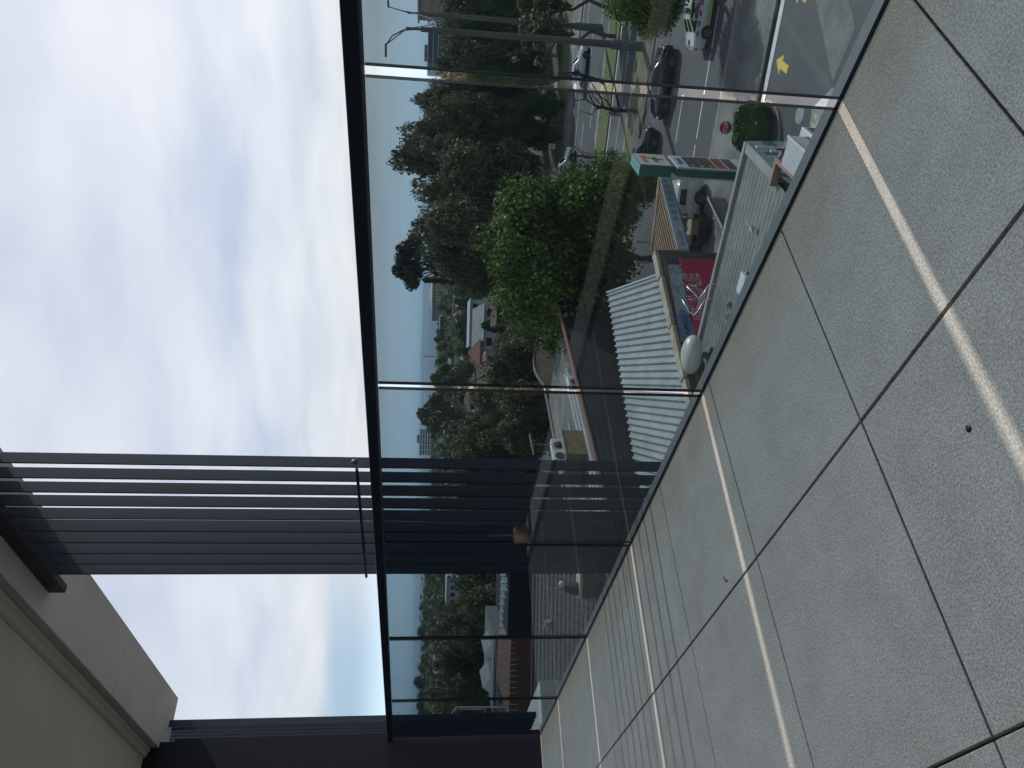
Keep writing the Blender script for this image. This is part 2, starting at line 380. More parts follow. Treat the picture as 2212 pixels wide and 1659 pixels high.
# glass balustrade
bal = thing('glass_balustrade', 'frameless tinted glass balustrade with dark metal handrail along the balcony edge', 'balustrade', (-1.84, GY, 0))
tint = glass_mat('tinted_glass', (0.572, 0.626, 0.658), ior_r0=0.038, dirt=0.0025)
seams = [-5.655, -4.863, -3.869, -2.852, -1.842, -0.833, 0.19, 1.21, 2.24]
for i in range(len(seams)-1):
    a, b = seams[i]+0.0122, seams[i+1]-0.0122
    mb = MB(); mb.box(((a+b)/2, GY, 0.505), (b-a, 0.010, 1.03)); mb.build('glass_panel', tint, bal, bevel=0.0012, seg=1)
rail = mat('rail_paint', (0.032, 0.046, 0.078), 0.38, var=0.12, scale=3, spec=0.5)
mb = MB(); mb.box((-1.72, GY, 1.0315), (7.88, 0.055, 0.037)); mb.build('handrail', rail, bal, bevel=0.004)
mb = MB(); mb.box((-1.72, GY+0.026, -0.012), (7.88, 0.035, 0.03)); mb.box((-1.72, GY-0.0085, -0.003), (7.88, 0.004, 0.008)); mb.build('base_channel', mat('channel', (0.13, 0.145, 0.16), 0.5), bal)
for s in seams[1:-1]:
    mb = MB(); mb.box((s-0.0128, GY+0.0, 0.5), (0.0012, 0.0106, 1.02)); mb.build('edge_strip', mat('polished_edge', (0.012, 0.018, 0.022), 0.25), bal)
    mb = MB(); mb.box((s+0.0128, GY+0.0, 0.5), (0.0012, 0.0106, 1.02)); mb.build('edge_strip', mat('polished_edge', (0.012, 0.018, 0.022), 0.4), bal)

# slat screens hung outside the rail
char = mat('slat_paint', (0.028, 0.042, 0.076), 0.55, var=0.12, scale=1.5, fine=0.06, fscale=9, stretch=(6, 6, 0.6))
def screen(label, xs, zb, zt, group):
    t = thing('slat_screen', label, 'screen', ((xs[0]+xs[-1])/2, 1.65, zb), 0, group)
    for k, x in enumerate(xs):
        mb = MB(); mb.box((x-0.0055, 1.648, (zb+zt)/2), (0.0075, (.046, .047, .048, .049, .0505, .055, .055, .055, .055, .055)[k], zt-zb)); mb.build('slat', char, t, bevel=0.0015, seg=1)
    return t
fx = [-2.510-0.1*i for i in range(11)]
s1 = screen('screen of ten dark vertical slats hanging from the eave in mid balcony', fx[:10], -0.9, 2.5345, 'slat screens')
mb = MB(); mb.box((-2.98, 1.598, 2.4985), (0.98+0.1, 0.036, 0.072)); mb.build('top_channel', mat('channel2', (0.028, 0.032, 0.048), 0.5), s1, bevel=0.003)
mb = MB(); mb.tube([(-2.505, 1.612, 1.115), (-3.43, 1.612, 1.115)], 0.006, 8); mb.build('tie_rod', mat('rod', (0.012, 0.013, 0.018), 0.5), s1)
mb = MB(); mb.lathe((-2.5097, 1.65, 1.126), [(0.0, 0.004), (0.008, 0.0035), (0.012, 0.0)], 16, axis=Matrix(((0, 0, 1), (1, 0, 0), (0, 1, 0)))); mb.build('bolt_cap', char, s1)
s2 = screen('short stack of dark slats standing against the navy end wall', [-5.78-0.085*i for i in range(6)], 0.0, 3.3, 'slat screens')

# small things on the pavers
def on_floor(U, V): return on_z(U, V, 0)
p = on_floor(1659-925, 2092)
mb = MB(); mb.lathe((p.x, p.y, 0.0008), [(0.0, 0.0004), (0.0058, 0.0003), (0.0062, -0.0006)], 24); 
tag(mb.build('floor_plug', mat('plug', (0.02, 0.022, 0.024), 0.5), origin=p), 'small round dark plug set in the pale floor tile', 'plug')
p = on_floor(410, 1568)
mb = MB(); mb.grid([[p+Vector((-.012+.004*i, (.004*math.sin(i*math.pi/6)+.0005)*s, .0015+.002*abs(s)+.001*i)) for s in (-1, 0, 1)] for i in range(7)]); 
tag(mb.build('dry_leaf', mat('leaf', (0.09, 0.06, 0.04), 0.8), origin=p), 'tiny dry brown leaf lying on the floor tiles', 'leaf')
# planter by the house wall, seen as a reflection in the glass
t = thing('planter', 'terracotta bowl planter with a bare stake, reflected in the dark glass', 'planter', (-5.42, 0.06, 0.0))
mb = MB(); mb.lathe((-5.42, 0.06, 0.002), [(0.0, 0), (0.035, 0), (0.05, 0.01), (0.066, 0.045), (0.07, 0.09), (0.066, 0.13), (0.06, 0.13), (0.058, 0.1), (0.0, 0.095)], 28)
mb.build('bowl', mat('terracotta', (0.42, 0.24, 0.13), 0.7, var=0.15), t)
mb = MB(); mb.tube([(-5.42, 0.06, 0.09), (-5.425, 0.065, 0.33)], 0.006, 8); mb.build('stake', mat('stake', (0.2, 0.19, 0.18), 0.7), t)

# ------------------------------------------------------------------ ground, sea, roads
RD = Vector((-0.9064, -0.4224, 0)); RN = Vector((-0.4224, 0.9064, 0))     # along / across the highway
def st(s, t, z=0.0): return RD*s + RN*t + Vector((0, 0, ZG+z))
soil = mat('ground', (0.105, 0.09, 0.062), 0.95, var=0.3, scale=0.15, fine=0.2, fscale=3, col2=(0.055, 0.06, 0.035))
def gz(p):
    r = math.hypot(p.x, p.y)
    return ZG - 0.03 - max(0, min(r-450, 650))*0.017
mb = MB(); rows = []
rr = [0, 30, 60, 90, 125, 160, 220, 300, 420, 600, 850, 1030, 1100]
for r in rr:
    rows.append([Vector((r*math.cos(a), r*math.sin(a), gz(Vector((r*math.cos(a), r*math.sin(a), 0))) - (3 if r == 1100 else 0))) for a in [2*math.pi*k/96 for k in range(96)]])
mb.grid(rows, 0, True, True); struct(mb.build('ground', soil))
m, nt, b = new_mat('sea')
b.inputs['Base Color'].default_value = (0.085, 0.125, 0.17, 1); b.inputs['Roughness'].default_value = 0.32; b.inputs['Specular IOR Level'].default_value = 0.35
tcn = N(nt, 'ShaderNodeTexCoord'); mp = N(nt, 'ShaderNodeMapping'); mp.inputs['Scale'].default_value = (0.02, 0.05, 1); L(nt, tcn.outputs['Object'], mp.inputs['Vector'])
nz = N(nt, 'ShaderNodeTexNoise'); nz.inputs['Scale'].default_value = 1.0; nz.inputs['Detail'].default_value = 8; L(nt, mp.outputs[0], nz.inputs['Vector'])
bp = N(nt, 'ShaderNodeBump'); bp.inputs['Strength'].default_value = 0.5; bp.inputs['Distance'].default_value = 3; L(nt, nz.outputs['Fac'], bp.inputs['Height']); L(nt, bp.outputs['Normal'], b.inputs['Normal'])
SEA = -25.0
mb = MB(); mb.face([(-70000, -40000, SEA), (45000, -40000, SEA), (45000, 70000, SEA), (-70000, 70000, SEA)]); struct(mb.build('sea', m))
# far shore of the bay, distance haze mixed into its blue colour
hm = mat('far_shore', (0.05, 0.085, 0.15), 0.95, var=0.1, scale=0.002)
mb = MB(); rng = random.Random(5)
lo, hi, bk = [], [], []
for i in range(60):
    U = 1750-i*(1750-700)/59; V0 = 893+0.0246*(U-97)
    p = dp(U, V0, 9000); q = dp(U, V0, 9500)
    hh = 25.5+(13+6*rng.random())*(1 if U > 960 else max(0.0, (U-700)/260)*0.8+0.05)-25.5*(U < 730)
    if 850 < U < 915: hh += 13
    lo.append(Vector((p.x, p.y, SEA-3))); hi.append(Vector((q.x, q.y, SEA+hh))); bk.append(Vector((q.x*1.03, q.y*1.03, SEA-3)))
mb.grid([lo, hi, bk], 0, True); struct(mb.build('hills', hm))

asph = mat('asphalt', (0.086, 0.087, 0.092), 0.8, var=0.16, scale=0.25, fine=0.14, fscale=6, stretch=(1, 1, 1), bump=0.1)
asph2 = mat('old_asphalt', (0.115, 0.114, 0.112), 0.85, var=0.18, scale=0.4, fine=0.12, fscale=5)
dkas = mat('forecourt_asphalt', (0.062, 0.065, 0.071), 0.6, var=0.30, scale=0.16, fine=0.1, fscale=8)
conc = mat('footpath_concrete', (0.23, 0.22, 0.20), 0.85, var=0.36, scale=0.3, fine=0.1, fscale=5)
kerbm = mat('kerb_stone', (0.27, 0.26, 0.24), 0.85, var=0.2, scale=1.5)
dirt = mat('verge_dirt', (0.15, 0.125, 0.09), 0.95, var=0.3, scale=0.8, fine=0.2)
grass = mat('grass', (0.115, 0.155, 0.05), 0.95, var=0.3, scale=0.5, fine=0.3, fscale=5, col2=(0.15, 0.135, 0.07))
white = mat('road_paint', (0.72, 0.72, 0.70), 0.7, var=0.15, scale=3)
yel = mat('yellow_paint', (0.75, 0.55, 0.06), 0.7, var=0.15, scale=2)
def strip(name, t0, t1, z, m, s0=-70, s1=150, h=0.0):
    mb = MB()
    n = 22
    rows = [[st(s0+(s1-s0)*i/n, t0, z-0.12*(h > 0)), st(s0+(s1-s0)*i/n, t0, z), st(s0+(s1-s0)*i/n, t1, z), st(s0+(s1-s0)*i/n, t1, z-0.12*(h > 0))] for i in range(n+1)]
    mb.grid(rows); return struct(mb.build(name, m))
strip('forecourt', -2, 38.7, 0.010, dkas)
strip('footpath', 39.3, 44.3, 0.125, conc, h=1)
strip('highway', 44.6, 60.2, 0.014, asph)
strip('kerb', 44.3, 44.6, 0.13, kerbm, h=1)
strip('verge', 60.2, 63.0, 0.10, dirt, h=1)
strip('grass_verge', 63.0, 65.0, 0.104, grass, h=1)
strip('service_road', 65.0, 72.2, 0.02, asph2)
strip('median', 72.2, 76.3, 0.104, grass, h=1)
strip('median_kerb', 76.3, 76.9, 0.115, kerbm, h=1)
strip('far_highway', 76.9, 91.5, 0.016, asph)
strip('far_footpath', 91.5, 97.0, 0.12, conc, h=1)
strip('far_grass', 97.0, 103.0, 0.09, grass)
mb = MB()
def line(t, w, z=0.024, s0=-70, s1=150, dash=None):
    if dash is None:
        mb.face([st(s0, t-w/2, z), st(s1, t-w/2, z), st(s1, t+w/2, z), st(s0, t+w/2, z)])
    else:
        on, off, ph = dash; s = s0+ph
        while s < s1:
            mb.face([st(s, t-w/2, z), st(s+on, t-w/2, z), st(s+on, t+w/2, z), st(s, t+w/2, z)]); s += on+off
line(71.7, 0.22, 0.03); line(65.5, 0.10, 0.03); line(68.3, 0.10, 0.03)
line(47.6, 0.14, dash=(2.2, 0.35, 0)); line(51.6, 0.12, dash=(3, 9, 2)); line(56, 0.12, dash=(3, 9, 6))
line(80.6, 0.14, dash=(3.0, 6.5, 1)); line(84.2, 0.14, dash=(3.0, 6.5, 4)); line(88.0, 0.14); line(90.9, 0.14); line(77.5, .12, dash=(3, 3, 0))
struct(mb.build('lane_lines', white))
mb = MB(); line(38.75, 0.42, 0.03, -70, 5.9); struct(mb.build('boundary_line', white))
# yellow arrow and edge mark on the forecourt
def arrow(c, d, s, z=0.02):
    c = Vector((c.x, c.y, ZG+z)); d = Vector(d).normalized(); n = Vector((-d.y, d.x, 0))
    mb.face([c+d*s*a+n*s*b for a, b in ((-.9, -.22), (.05, -.22), (.05, .22), (-.9, .22))]); mb.face([c+d*s*a+n*s*b for a, b in ((.05, -.55), (.9, 0), (.05, .55))])
mb = MB(); a0, a1 = G(1508, 1702), G(1529, 1678); arrow((a0+a1)/2, a1-a0, (a1-a0).length/1.8)
a0, a1 = G(1662, 1744), G(1684, 1718); arrow((a0+a1)/2, a1-a0, (a1-a0).length/1.8)
a0, a1 = G(1366, 1672), G(1347, 1686); d = (a1-a0).normalized(); n = Vector((-d.y, d.x, 0))*0.12; k = Vector((0, 0, .02))
mb.face([a0-n+k, a1-n+k, a1+n+k, a0+n+k]); struct(mb.build('yellow_marks', yel))
mb = MB(); c = G(1411, 1728); mb.lathe((c.x, c.y, ZG+.016), [(0, .004), (.38, .004), (.4, 0)], 20); 
tag(mb.build('manhole_cover', mat('cover', (0.3, 0.3, 0.3), .6), origin=c), 'round pale metal cover set in the dark forecourt asphalt', 'manhole cover')
# light concrete apron by the balcony corner
mb = MB(); mb.face([G(1600, 1850)+Vector((0, 0, .02)), G(1480, 1800)+Vector((0, 0, .02)), G(1700, 1755)+Vector((0, 0, .02)), G(1800, 1800)+Vector((0, 0, .02))]); struct(mb.build('apron', conc))

# planted island with stop sign
tI = thing('traffic_island', 'kerbed garden island carrying the round clipped bush', 'island', G(1385, 1650))
ring = [G(U, V) for U, V in ((1440, 1655), (1445, 1668), (1425, 1686), (1385, 1690), (1340, 1686), (1290, 1668), (1285, 1640), (1320, 1622), (1400, 1630))]
c0 = sum(ring, Vector())/len(ring)
def chaikin(p, n=2):
    for _ in range(n):
        q = []
        for i in range(len(p)):
            a, b_ = p[i], p[(i+1) % len(p)]; q += [a*.75+b_*.25, a*.25+b_*.75]
        p = q
    return p
ring = chaikin(ring, 2)
def lift(p, z, k=1.0): q = c0+(p-c0)*k; return Vector((q.x, q.y, ZG+z))
mb = MB(); mb.grid([[lift(p, 0.01) for p in ring], [lift(p, .15, .99) for p in ring], [lift(p, .15, .93) for p in ring], [lift(p, .10, .925) for p in ring]], 0, False, True); mb.build('kerb_ring', kerbm, tI)
mb = MB(); mb.face([lift(p, .105, .93) for p in ring]); mb.build('soil_bed', mat('bed', (0.07, 0.055, 0.04), .95, var=.3, scale=3), tI)

# ------------------------------------------------------------------ foliage
bark = mat('bark', (0.13, 0.105, 0.08), 0.9, var=0.35, scale=1.5, fine=0.2, fscale=12)
barkg = mat('gum_bark', (0.40, 0.36, 0.31), 0.85, var=0.35, scale=1.2, fine=0.15, fscale=8)
LEAF = {
 'gum': leaf_mat('gum_leaf', (0.085, 0.095, 0.048), (0.140, 0.142, 0.068), (0.235, 0.190, 0.092)),
 'olive': leaf_mat('olive_leaf', (0.070, 0.092, 0.044), (0.122, 0.140, 0.066), (0.215, 0.205, 0.098)),
 'plane': leaf_mat('plane_leaf', (0.045, 0.092, 0.019), (0.090, 0.158, 0.032), (0.26, 0.33, 0.075), 0.34),  # brightest tone puts sunlit yellow-green highlights into the leaf colour
 'pine': leaf_mat('pine_needle', (0.030, 0.045, 0.028), (0.05, 0.07, 0.038), (0.08, 0.095, 0.05), 0.1),
 'hedge': leaf_mat('hedge_leaf', (0.03, 0.075, 0.012), (0.055, 0.125, 0.02), (0.09, 0.17, 0.03)),
}
def leafcards(rng, centres, n, size, elong=1.6, up=0.3):
    """n small bent leaf sprays scattered about the clump centres [(pos, radius)]"""
    mb = MB()
    wts = [r**2 for _, r in centres]
    for _ in range(n):
        c, r = rng.choices(centres, wts)[0]
        v = Vector((rng.gauss(0, 1), rng.gauss(0, 1), rng.gauss(0, 1))).normalized()
        p = c + v*r*(0.55+0.5*rng.random())*Vector((1, 1, .8)).length/1.6
        nrm = (v*0.7+Vector((rng.gauss(0, .6), rng.gauss(0, .6), rng.gauss(up, .6)))).normalized()
        a = nrm.cross(Vector((rng.gauss(0, 1), rng.gauss(0, 1), rng.gauss(0, 1)))).normalized(); b = nrm.cross(a)
        s = size*(0.55+0.9*rng.random()); l = s*elong*.5; wd = s*.5
        mb.face([p-a*l, p-a*l*.1+b*wd+nrm*wd*.25, p+a*l, p+a*l*.1-b*wd-nrm*wd*.2])
    return mb
def limb(mb, p, q, r0, r1, rng, seg=6, k=4, wob=.08):
    pts = []; ln = (q-p).length
    for i in range(k+1):
        t = i/k; o = Vector((rng.gauss(0, 1), rng.gauss(0, 1), rng.gauss(0, .5)))*ln*wob*(t*(1-t)*4)
        pts.append(p.lerp(q, t)+o)
    mb.tube(pts, [r0+(r1-r0)*i/k for i in range(k+1)], seg, cap=True)
    return pts
TREES = {}
def make_tree(kind, seed, h, cr, base=0.25, n=5000, leaf=0.42, clumps=46, flat=0.75, shape='round', trunk=0.35, barkm=None, elong=1.6):
    """meshes (trunk, crown) for one tree standing at the origin"""
    key = (kind, seed, shape)
    rng = random.Random(seed)
    cz = h*(base+1)/2; ch = h*(1-base)/2
    cs = []
    for i in range(clumps):
        while True:
            v = Vector((rng.uniform(-1, 1), rng.uniform(-1, 1), rng.uniform(-1, 1)))
            if v.length < 1: break
        v = v.normalized()*(v.length**0.45)
        lob = 1+(0.30 if kind == 'plane' else .22)*math.sin(3*math.atan2(v.y, v.x)+seed)+0.20*math.sin(5*v.z+seed)
        if shape == 'umbrella': z = cz+ch*(0.35+0.65*(1-(v.x**2+v.y**2)))*1.0-ch*.25+v.z*ch*.16; rad = cr*rng.uniform(.16, .26)
        elif shape == 'spire': 
            zz = rng.random(); z = h*(0.03+0.96*zz); k = (1-zz)**0.8; v = Vector((v.x*k, v.y*k, 0)); rad = cr*(.2+.35*(1-zz)); lob = .8
        else: z = cz+v.z*ch*.92; rad = cr*rng.uniform(.17, .40)
        cs.append((Vector((v.x*cr*lob*.86, v.y*cr*lob*.86, z)), rad))
    cm = leafcards(rng, cs, n, leaf, elong)
    tm = MB()
    top = Vector((rng.uniform(-.1, .1)*cr, rng.uniform(-.1, .1)*cr, h*(base+.15) if shape != 'spire' else h*.8))
    limb(tm, Vector((0, 0, -.3)), top, trunk, trunk*.6, rng, 9, 5, .04)
    if shape != 'spire':
        for i in range(min(22, clumps)):
            c, r = cs[i*len(cs)//22 % len(cs)]
            q = top.lerp(Vector((0, 0, h*base*.6)), rng.random()*.7)
            pts = limb(tm, q, c, trunk*.55, trunk*.16, rng, 5, 4, .10)
            for j in range(2):
                c2, _ = rng.choice(cs)
                if (c2-c).length < cr*.8: limb(tm, pts[2], c2, trunk*.2, trunk*.05, rng, 4, 3, .1)
    return tm, cm
def tree_proto(name, kind, seed, h, cr, barkm=None, **kw):
    tm, cm = make_tree(kind, seed, h, cr, **kw)
    def me(mb, nm, m):
        k = bpy.data.meshes.new(nm); k.from_pydata([tuple(v) for v in mb.v], [], mb.f); k.materials.append(m)
        k.polygons.foreach_set('use_smooth', mb.sm); k.update(); return k
    return dict(name=name, h=h, cr=cr, trunk=me(tm, 'trunk', barkm or bark), crown=me(cm, 'crown', LEAF[kind]))
def put_tree(P, pos, h, label, rz=0.0, wide=1.0, cat='tree', group=None):
    k = h/P['h']
    r = thing(P['name'], label, cat, pos, rz, group); r.scale = (k*wide, k*wide, k)
    for nm in ('trunk', 'crown'):
        o = bpy.data.objects.new(nm, P[nm]); C.objects.link(o); o.parent = r
    return r
def tree_at(P, U, Vtop, depth, label, hw=None, zb=None, rz=None, cat='tree', group=None):
    """stand a tree so that its top shows at Vtop; hw = half width of the crown in survey pixels"""
    top = dp(U, Vtop, depth); z0 = gz(top) if zb is None else zb
    h = top.z-z0
    wide = 1.0 if hw is None else (hw*depth/FPX)/(P['cr']*h/P['h'])
    return put_tree(P, (top.x, top.y, z0), h, label, random.random()*6 if rz is None else rz, wide, cat, group)
gumA = tree_proto('gum_tree', 'gum', 11, 18, 6.2, barkg, n=15000, leaf=.33, clumps=60, base=.16, elong=1.9)
gumB = tree_proto('gum_tree', 'gum', 23, 18, 6.0, barkg, n=15000, leaf=.33, clumps=70, base=.10, elong=1.9)
gumC = tree_proto('gum_tree', 'olive', 31, 18, 5.6, barkg, n=11000, leaf=.34, clumps=44, base=.3, elong=1.8)
gumD = tree_proto('gum_tree', 'olive', 47, 18, 6.5, barkg, n=15000, leaf=.33, clumps=64, base=.14, elong=1.8)
umb = tree_proto('stone_pine', 'pine', 5, 22, 5.0, bark, n=6500, leaf=.34, clumps=64, base=.55, shape='umbrella')
wisp = tree_proto('gum_tree', 'olive', 77, 18, 5.5, bark, n=2400, leaf=.40, clumps=26, base=.55, shape='umbrella')
spire = tree_proto('cypress', 'pine', 9, 16, 2.0, bark, n=5000, leaf=.3, clumps=70, shape='spire')
plane_ = tree_proto('plane_tree', 'plane', 3, 13, 6.0, bark, n=30000, leaf=.235, clumps=80, base=.2, elong=1.25, trunk=.38)
bushy = tree_proto('garden_tree', 'olive', 15, 8, 3.6, bark, n=3500, leaf=.40, clumps=40, base=.1)
dkgr = tree_proto('garden_tree', 'hedge', 19, 8, 3.4, bark, n=3500, leaf=.38, clumps=36, base=.1)
random.seed(21)
# the tall belt across the highway, right to left
belt = [
 (gumA, 1655, 962, 99, 62, "brown gum tree behind the farther light pole toward the photo's top edge"),
 (gumD, 1606, 950, 112, 46, 'dark olive gum tree between the two tall light poles'),
 (gumB, 1556, 962, 97, 60, 'brown gum tree directly behind the nearer light pole'),
 (gumC, 1520, 950, 108, 52, 'gum tree standing below the flat roofed glass building'),
 (gumA, 1462, 944, 100, 52, 'russet gum tree seen half through the widest glass gap'),
 (gumC, 1442, 905, 112, 34, 'slim olive gum tree rising on the navy wall side of the widest glass gap'),
 (gumB, 1405, 925, 96, 58, 'brown gum tree on the stop sign side of the tall domed gum'),
 (gumD, 1370, 878, 108, 44, 'olive gum tree leaning on the stop sign side of the tall domed gum'),
 (gumC, 1318, 860, 104, 62, 'tallest domed olive gum tree of the belt beyond the highway'),
 (gumA, 1300, 960, 92, 66, 'brown gum tree in front of the tall domed gum'),
 (gumB, 1240, 905, 95, 58, 'brown gum tree on the navy wall side of the tall domed gum'),
 (gumA, 1190, 925, 90, 60, 'wide russet gum tree behind the silver parked car'),
 (gumC, 1164, 900, 104, 50, 'gum tree with dark bare limbs crossing a white house'),
 (gumD, 1122, 920, 100, 54, 'olive gum tree just on the stop sign side of the umbrella pine'),
 (gumB, 1078, 948, 104, 54, 'brown gum tree standing under the umbrella pine'),
]
for P, U, V, d, hw, lab in belt: tree_at(P, U, V, d, lab, hw, zb=ZG, group='gum trees beyond the highway')
tree_at(umb, 1092, 845, 128, 'tall dark umbrella pine with domed crown against the sky', 58, zb=ZG)
tree_at(spire, 1054, 908, 122, 'taller pointed dark cypress on the navy wall side of the umbrella pine', 20, zb=ZG-1)
tree_at(spire, 1068, 932, 118, 'shorter dark cypress close behind the taller one', 22, zb=ZG-1)
green_b = tree_proto('broad_tree', 'hedge', 61, 12, 4.6, bark, n=9000, leaf=.34, clumps=46, base=.12)
for U, V, d, hw, lab in ((1622, 985, 96, 34, 'bright green broad tree between the two tall light poles'), (1500, 1010, 96, 30, 'green broad tree on the stop sign side of the widest glass gap'), (1372, 1055, 93, 30, 'green broad tree under the tall domed gum'), (1216, 1030, 97, 24, 'green broad tree tucked between the brown gums above the silver wagon'), (1436, 1120, 92, 30, 'low green broad tree at the foot of the belt behind the bare tree')):
    tree_at(green_b, U, V, d, lab, hw, zb=ZG, group='broad trees in the belt')
# the big bright plane trees on the near side
tree_at(plane_, 1118, 1040, 52, 'big bright green plane tree in front of the highway by the brick shop', 150, zb=ZG, rz=.6, group='plane trees')
tree_at(plane_, 1030, 1075, 58, 'rounder plane tree on the navy wall side of the big plane tree', 110, zb=ZG, rz=2.6, group='plane trees')
tree_at(plane_, 1250, 1190, 50.5, 'low plane tree branch crown leaning over the highway kerb', 72, zb=ZG, rz=4.0, group='plane trees')
tree_at(plane_, 1690, 1300, 43, "leafy plane tree hanging over the emergency car at the photo's top edge", 92, zb=ZG+1.2, rz=1.0, group='plane trees')

# ------------------------------------------------------------------ vehicles
def paint(name, c, rough=0.25):
    if name in MATS: return MATS[name]
    m, nt, b = new_mat(name); b.inputs['Base Color'].default_value = (*c, 1); b.inputs['Roughness'].default_value = rough
    b.inputs['Coat Weight'].default_value = 0.7; b.inputs['Coat Roughness'].default_value = 0.06; MATS[name] = m; return m
tyre_m = mat('tyre', (0.02, 0.02, 0.022), 0.85); rim_m = mat('rim', (0.35, 0.36, 0.38), 0.35, 0.8, var=.1)
cglass = paint('car_glass', (0.012, 0.014, 0.016), 0.06); chrome = mat('chrome', (0.6, 0.6, 0.62), 0.2, 0.9, var=.02)
red_l = paint('tail_lamp', (0.45, 0.02, 0.02), .15); head_l = paint('head_lamp', (0.7, 0.72, 0.75), .1); trim_m = mat('trim', (0.02, 0.02, 0.022), .6)
PROF = {   # stations: x, belt z, roof z (0 = no cabin), half width at belt, half width at roof, floor z
 'sedan': [(-2.36, .74, 0, .70, 0, .42), (-2.25, .93, 0, .83, 0, .30), (-1.75, 1.02, 0, .89, 0, .22), (-1.45, 1.03, 1.10, .91, .72, .20), (-.75, 1.0, 1.42, .92, .62, .20), (.15, .97, 1.46, .92, .62, .20), (.50, .96, 1.38, .92, .64, .20), (1.05, .95, 1.0, .91, .74, .20), (1.35, .92, 0, .90, 0, .20), (2.05, .80, 0, .84, 0, .24), (2.33, .62, 0, .68, 0, .34)],
 'wagon': [(-2.32, .80, 0, .74, 0, .40), (-2.25, 1.04, 1.10, .86, .70, .30), (-1.95, 1.06, 1.52, .90, .62, .24), (-1.0, 1.03, 1.64, .92, .64, .24), (.15, 1.0, 1.66, .93, .64, .24), (.55, .99, 1.56, .93, .66, .24), (1.12, .98, 1.04, .92, .76, .24), (1.35, .96, 0, .91, 0, .24), (2.0, .87, 0, .86, 0, .28), (2.3, .66, 0, .70, 0, .38)],
 'ute': [(-2.45, .90, 1.0, .86, .80, .45), (-2.42, 1.06, 1.72, .92, .84, .42), (-.62, 1.06, 1.80, .93, .84, .34), (-.55, 1.05, 1.78, .93, .66, .32), (.35, 1.04, 1.76, .93, .64, .32), (.7, 1.03, 1.62, .93, .66, .32), (1.2, 1.02, 1.10, .92, .78, .32), (1.4, 1.0, 0, .91, 0, .32), (2.15, .95, 0, .87, 0, .36), (2.4, .72, 0, .74, 0, .44)],
}
def make_car(name, label, cat, kind, body, pos, heading, group=None, L0=1.0, decals=None, fr=None):
    t = thing(name, label, cat, pos, heading, group); t.scale = (L0, 1, 1)
    P = PROF[kind]
    def ring(sx, half=1):
        x, zb, zr, wb, wr, zf = sx
        zr2 = zr if zr else zb+.035; wr2 = wr if zr else wb*.80
        pts = [(x, wb*.86, zf), (x, wb*.985, zf+.10), (x, wb*1.0, (zf+zb)*.5+.05), (x, wb*.965, zb-.03), (x, wb*.94, zb)]
        if zr: pts += [(x, wb*.94+(wr2-wb*.94)*.5+.015, zb+(zr2-zb)*.5), (x, wr2+.03, zr2-.06), (x, wr2*.85, zr2), (x, 0, zr2+.015)]
        else: pts += [(x, wb*.90, zb+.015), (x, wb*.82, zb+.025), (x, wb*.5, zb+.035), (x, 0, zb+.04)]
        return [Vector(p) for p in pts]
    # refine stations with cubic interpolation for a smooth skin
    fine = []
    for i in range(len(P)-1):
        a, b = P[i], P[i+1]
        for k in range(3):
            s = k/3
            fine.append(tuple(a[j]+(b[j]-a[j])*s for j in range(6)) if (a[2] > 0) == (b[2] > 0) else None)
            if fine[-1] is None:
                fine.pop()
                if k == 0: fine.append(a)
    fine.append(P[-1])
    rows = []
    for s in fine:
        h = ring(s); rows.append(h + [Vector((p.x, -p.y, p.z)) for p in reversed(h[:-1])])
    mb = MB(); mb.grid(rows, 0, True)
    mb.face(rows[0]); mb.face(list(reversed(rows[-1])))
    mb.grid([[r[0] for r in rows], [r[-1] for r in rows]], 1)
    # wheel arches read as dark discs just proud of the skin
    wx = (1.42, -1.38) if kind != 'ute' else (1.48, -1.45); wr = .33 if kind == 'sedan' else .37
    for x in wx:
        for s in (1, -1):
            c = Vector((x, s*.915, wr)); n = 20
            mb.face([c+Vector(((wr+.055)*math.cos(2*math.pi*k/n), .012*s, (wr+.055)*math.sin(2*math.pi*k/n))) for k in range(n)], 1)
    local(mb, 'body', [body, trim_m], t)
    # glazing, 6 mm proud of the skin
    def pane(a, b, c, d, nm='window', mm=cglass, off=.008, inset=.08):
        q = [Vector(p) for p in (a, b, c, d)]; ce = sum(q, Vector())/4; nn = (q[1]-q[0]).cross(q[2]-q[0])
        if nn.length < 1e-6: nn = (q[2]-q[0]).cross(q[3]-q[0])
        nn.normalize()
        if nn.dot(ce-Vector((ce.x*.6, 0, .6))) < 0: nn = -nn
        mbp = MB(); mbp.face([p+(ce-p)*inset+nn*off for p in q]); return local(mbp, nm, mm, t)
    R_ = {s[0]: ring(s) for s in P}; xs = [s[0] for s in P if s[2] > 0]
    for s in (1, -1):
        fl = lambda p: Vector((p.x, s*p.y, p.z))
        for i in range(len(xs)-1):
            if xs[i+1]-xs[i] < .1 or (kind == 'ute' and xs[i] < -.6 and xs[i] > -2.4 and False): continue
            A, B = R_[xs[i]], R_[xs[i+1]]
            if kind == 'ute' and xs[i] < -1: 
                mid = lambda q0, q1, k: q0.lerp(q1, k)
                a0, a1, b0, b1 = A[4], A[6], B[4], B[6]
                pane(fl(mid(mid(a0, b0, .3), mid(a1, b1, .3), .25)), fl(mid(mid(a0, b0, .8), mid(a1, b1, .8), .25)), fl(mid(mid(a0, b0, .8), mid(a1, b1, .8), .85)), fl(mid(mid(a0, b0, .3), mid(a1, b1, .3), .85)), inset=.02)
                continue
            tri = A[6].z-A[4].z < .12, B[6].z-B[4].z < .12
            pane(fl(A[4]), fl(B[4]), fl(B[6]), fl(A[6]), inset=.07)
    fA, fB = R_[xs[-2]], R_[xs[-1]]; mir = lambda p: Vector((p.x, -p.y, p.z))
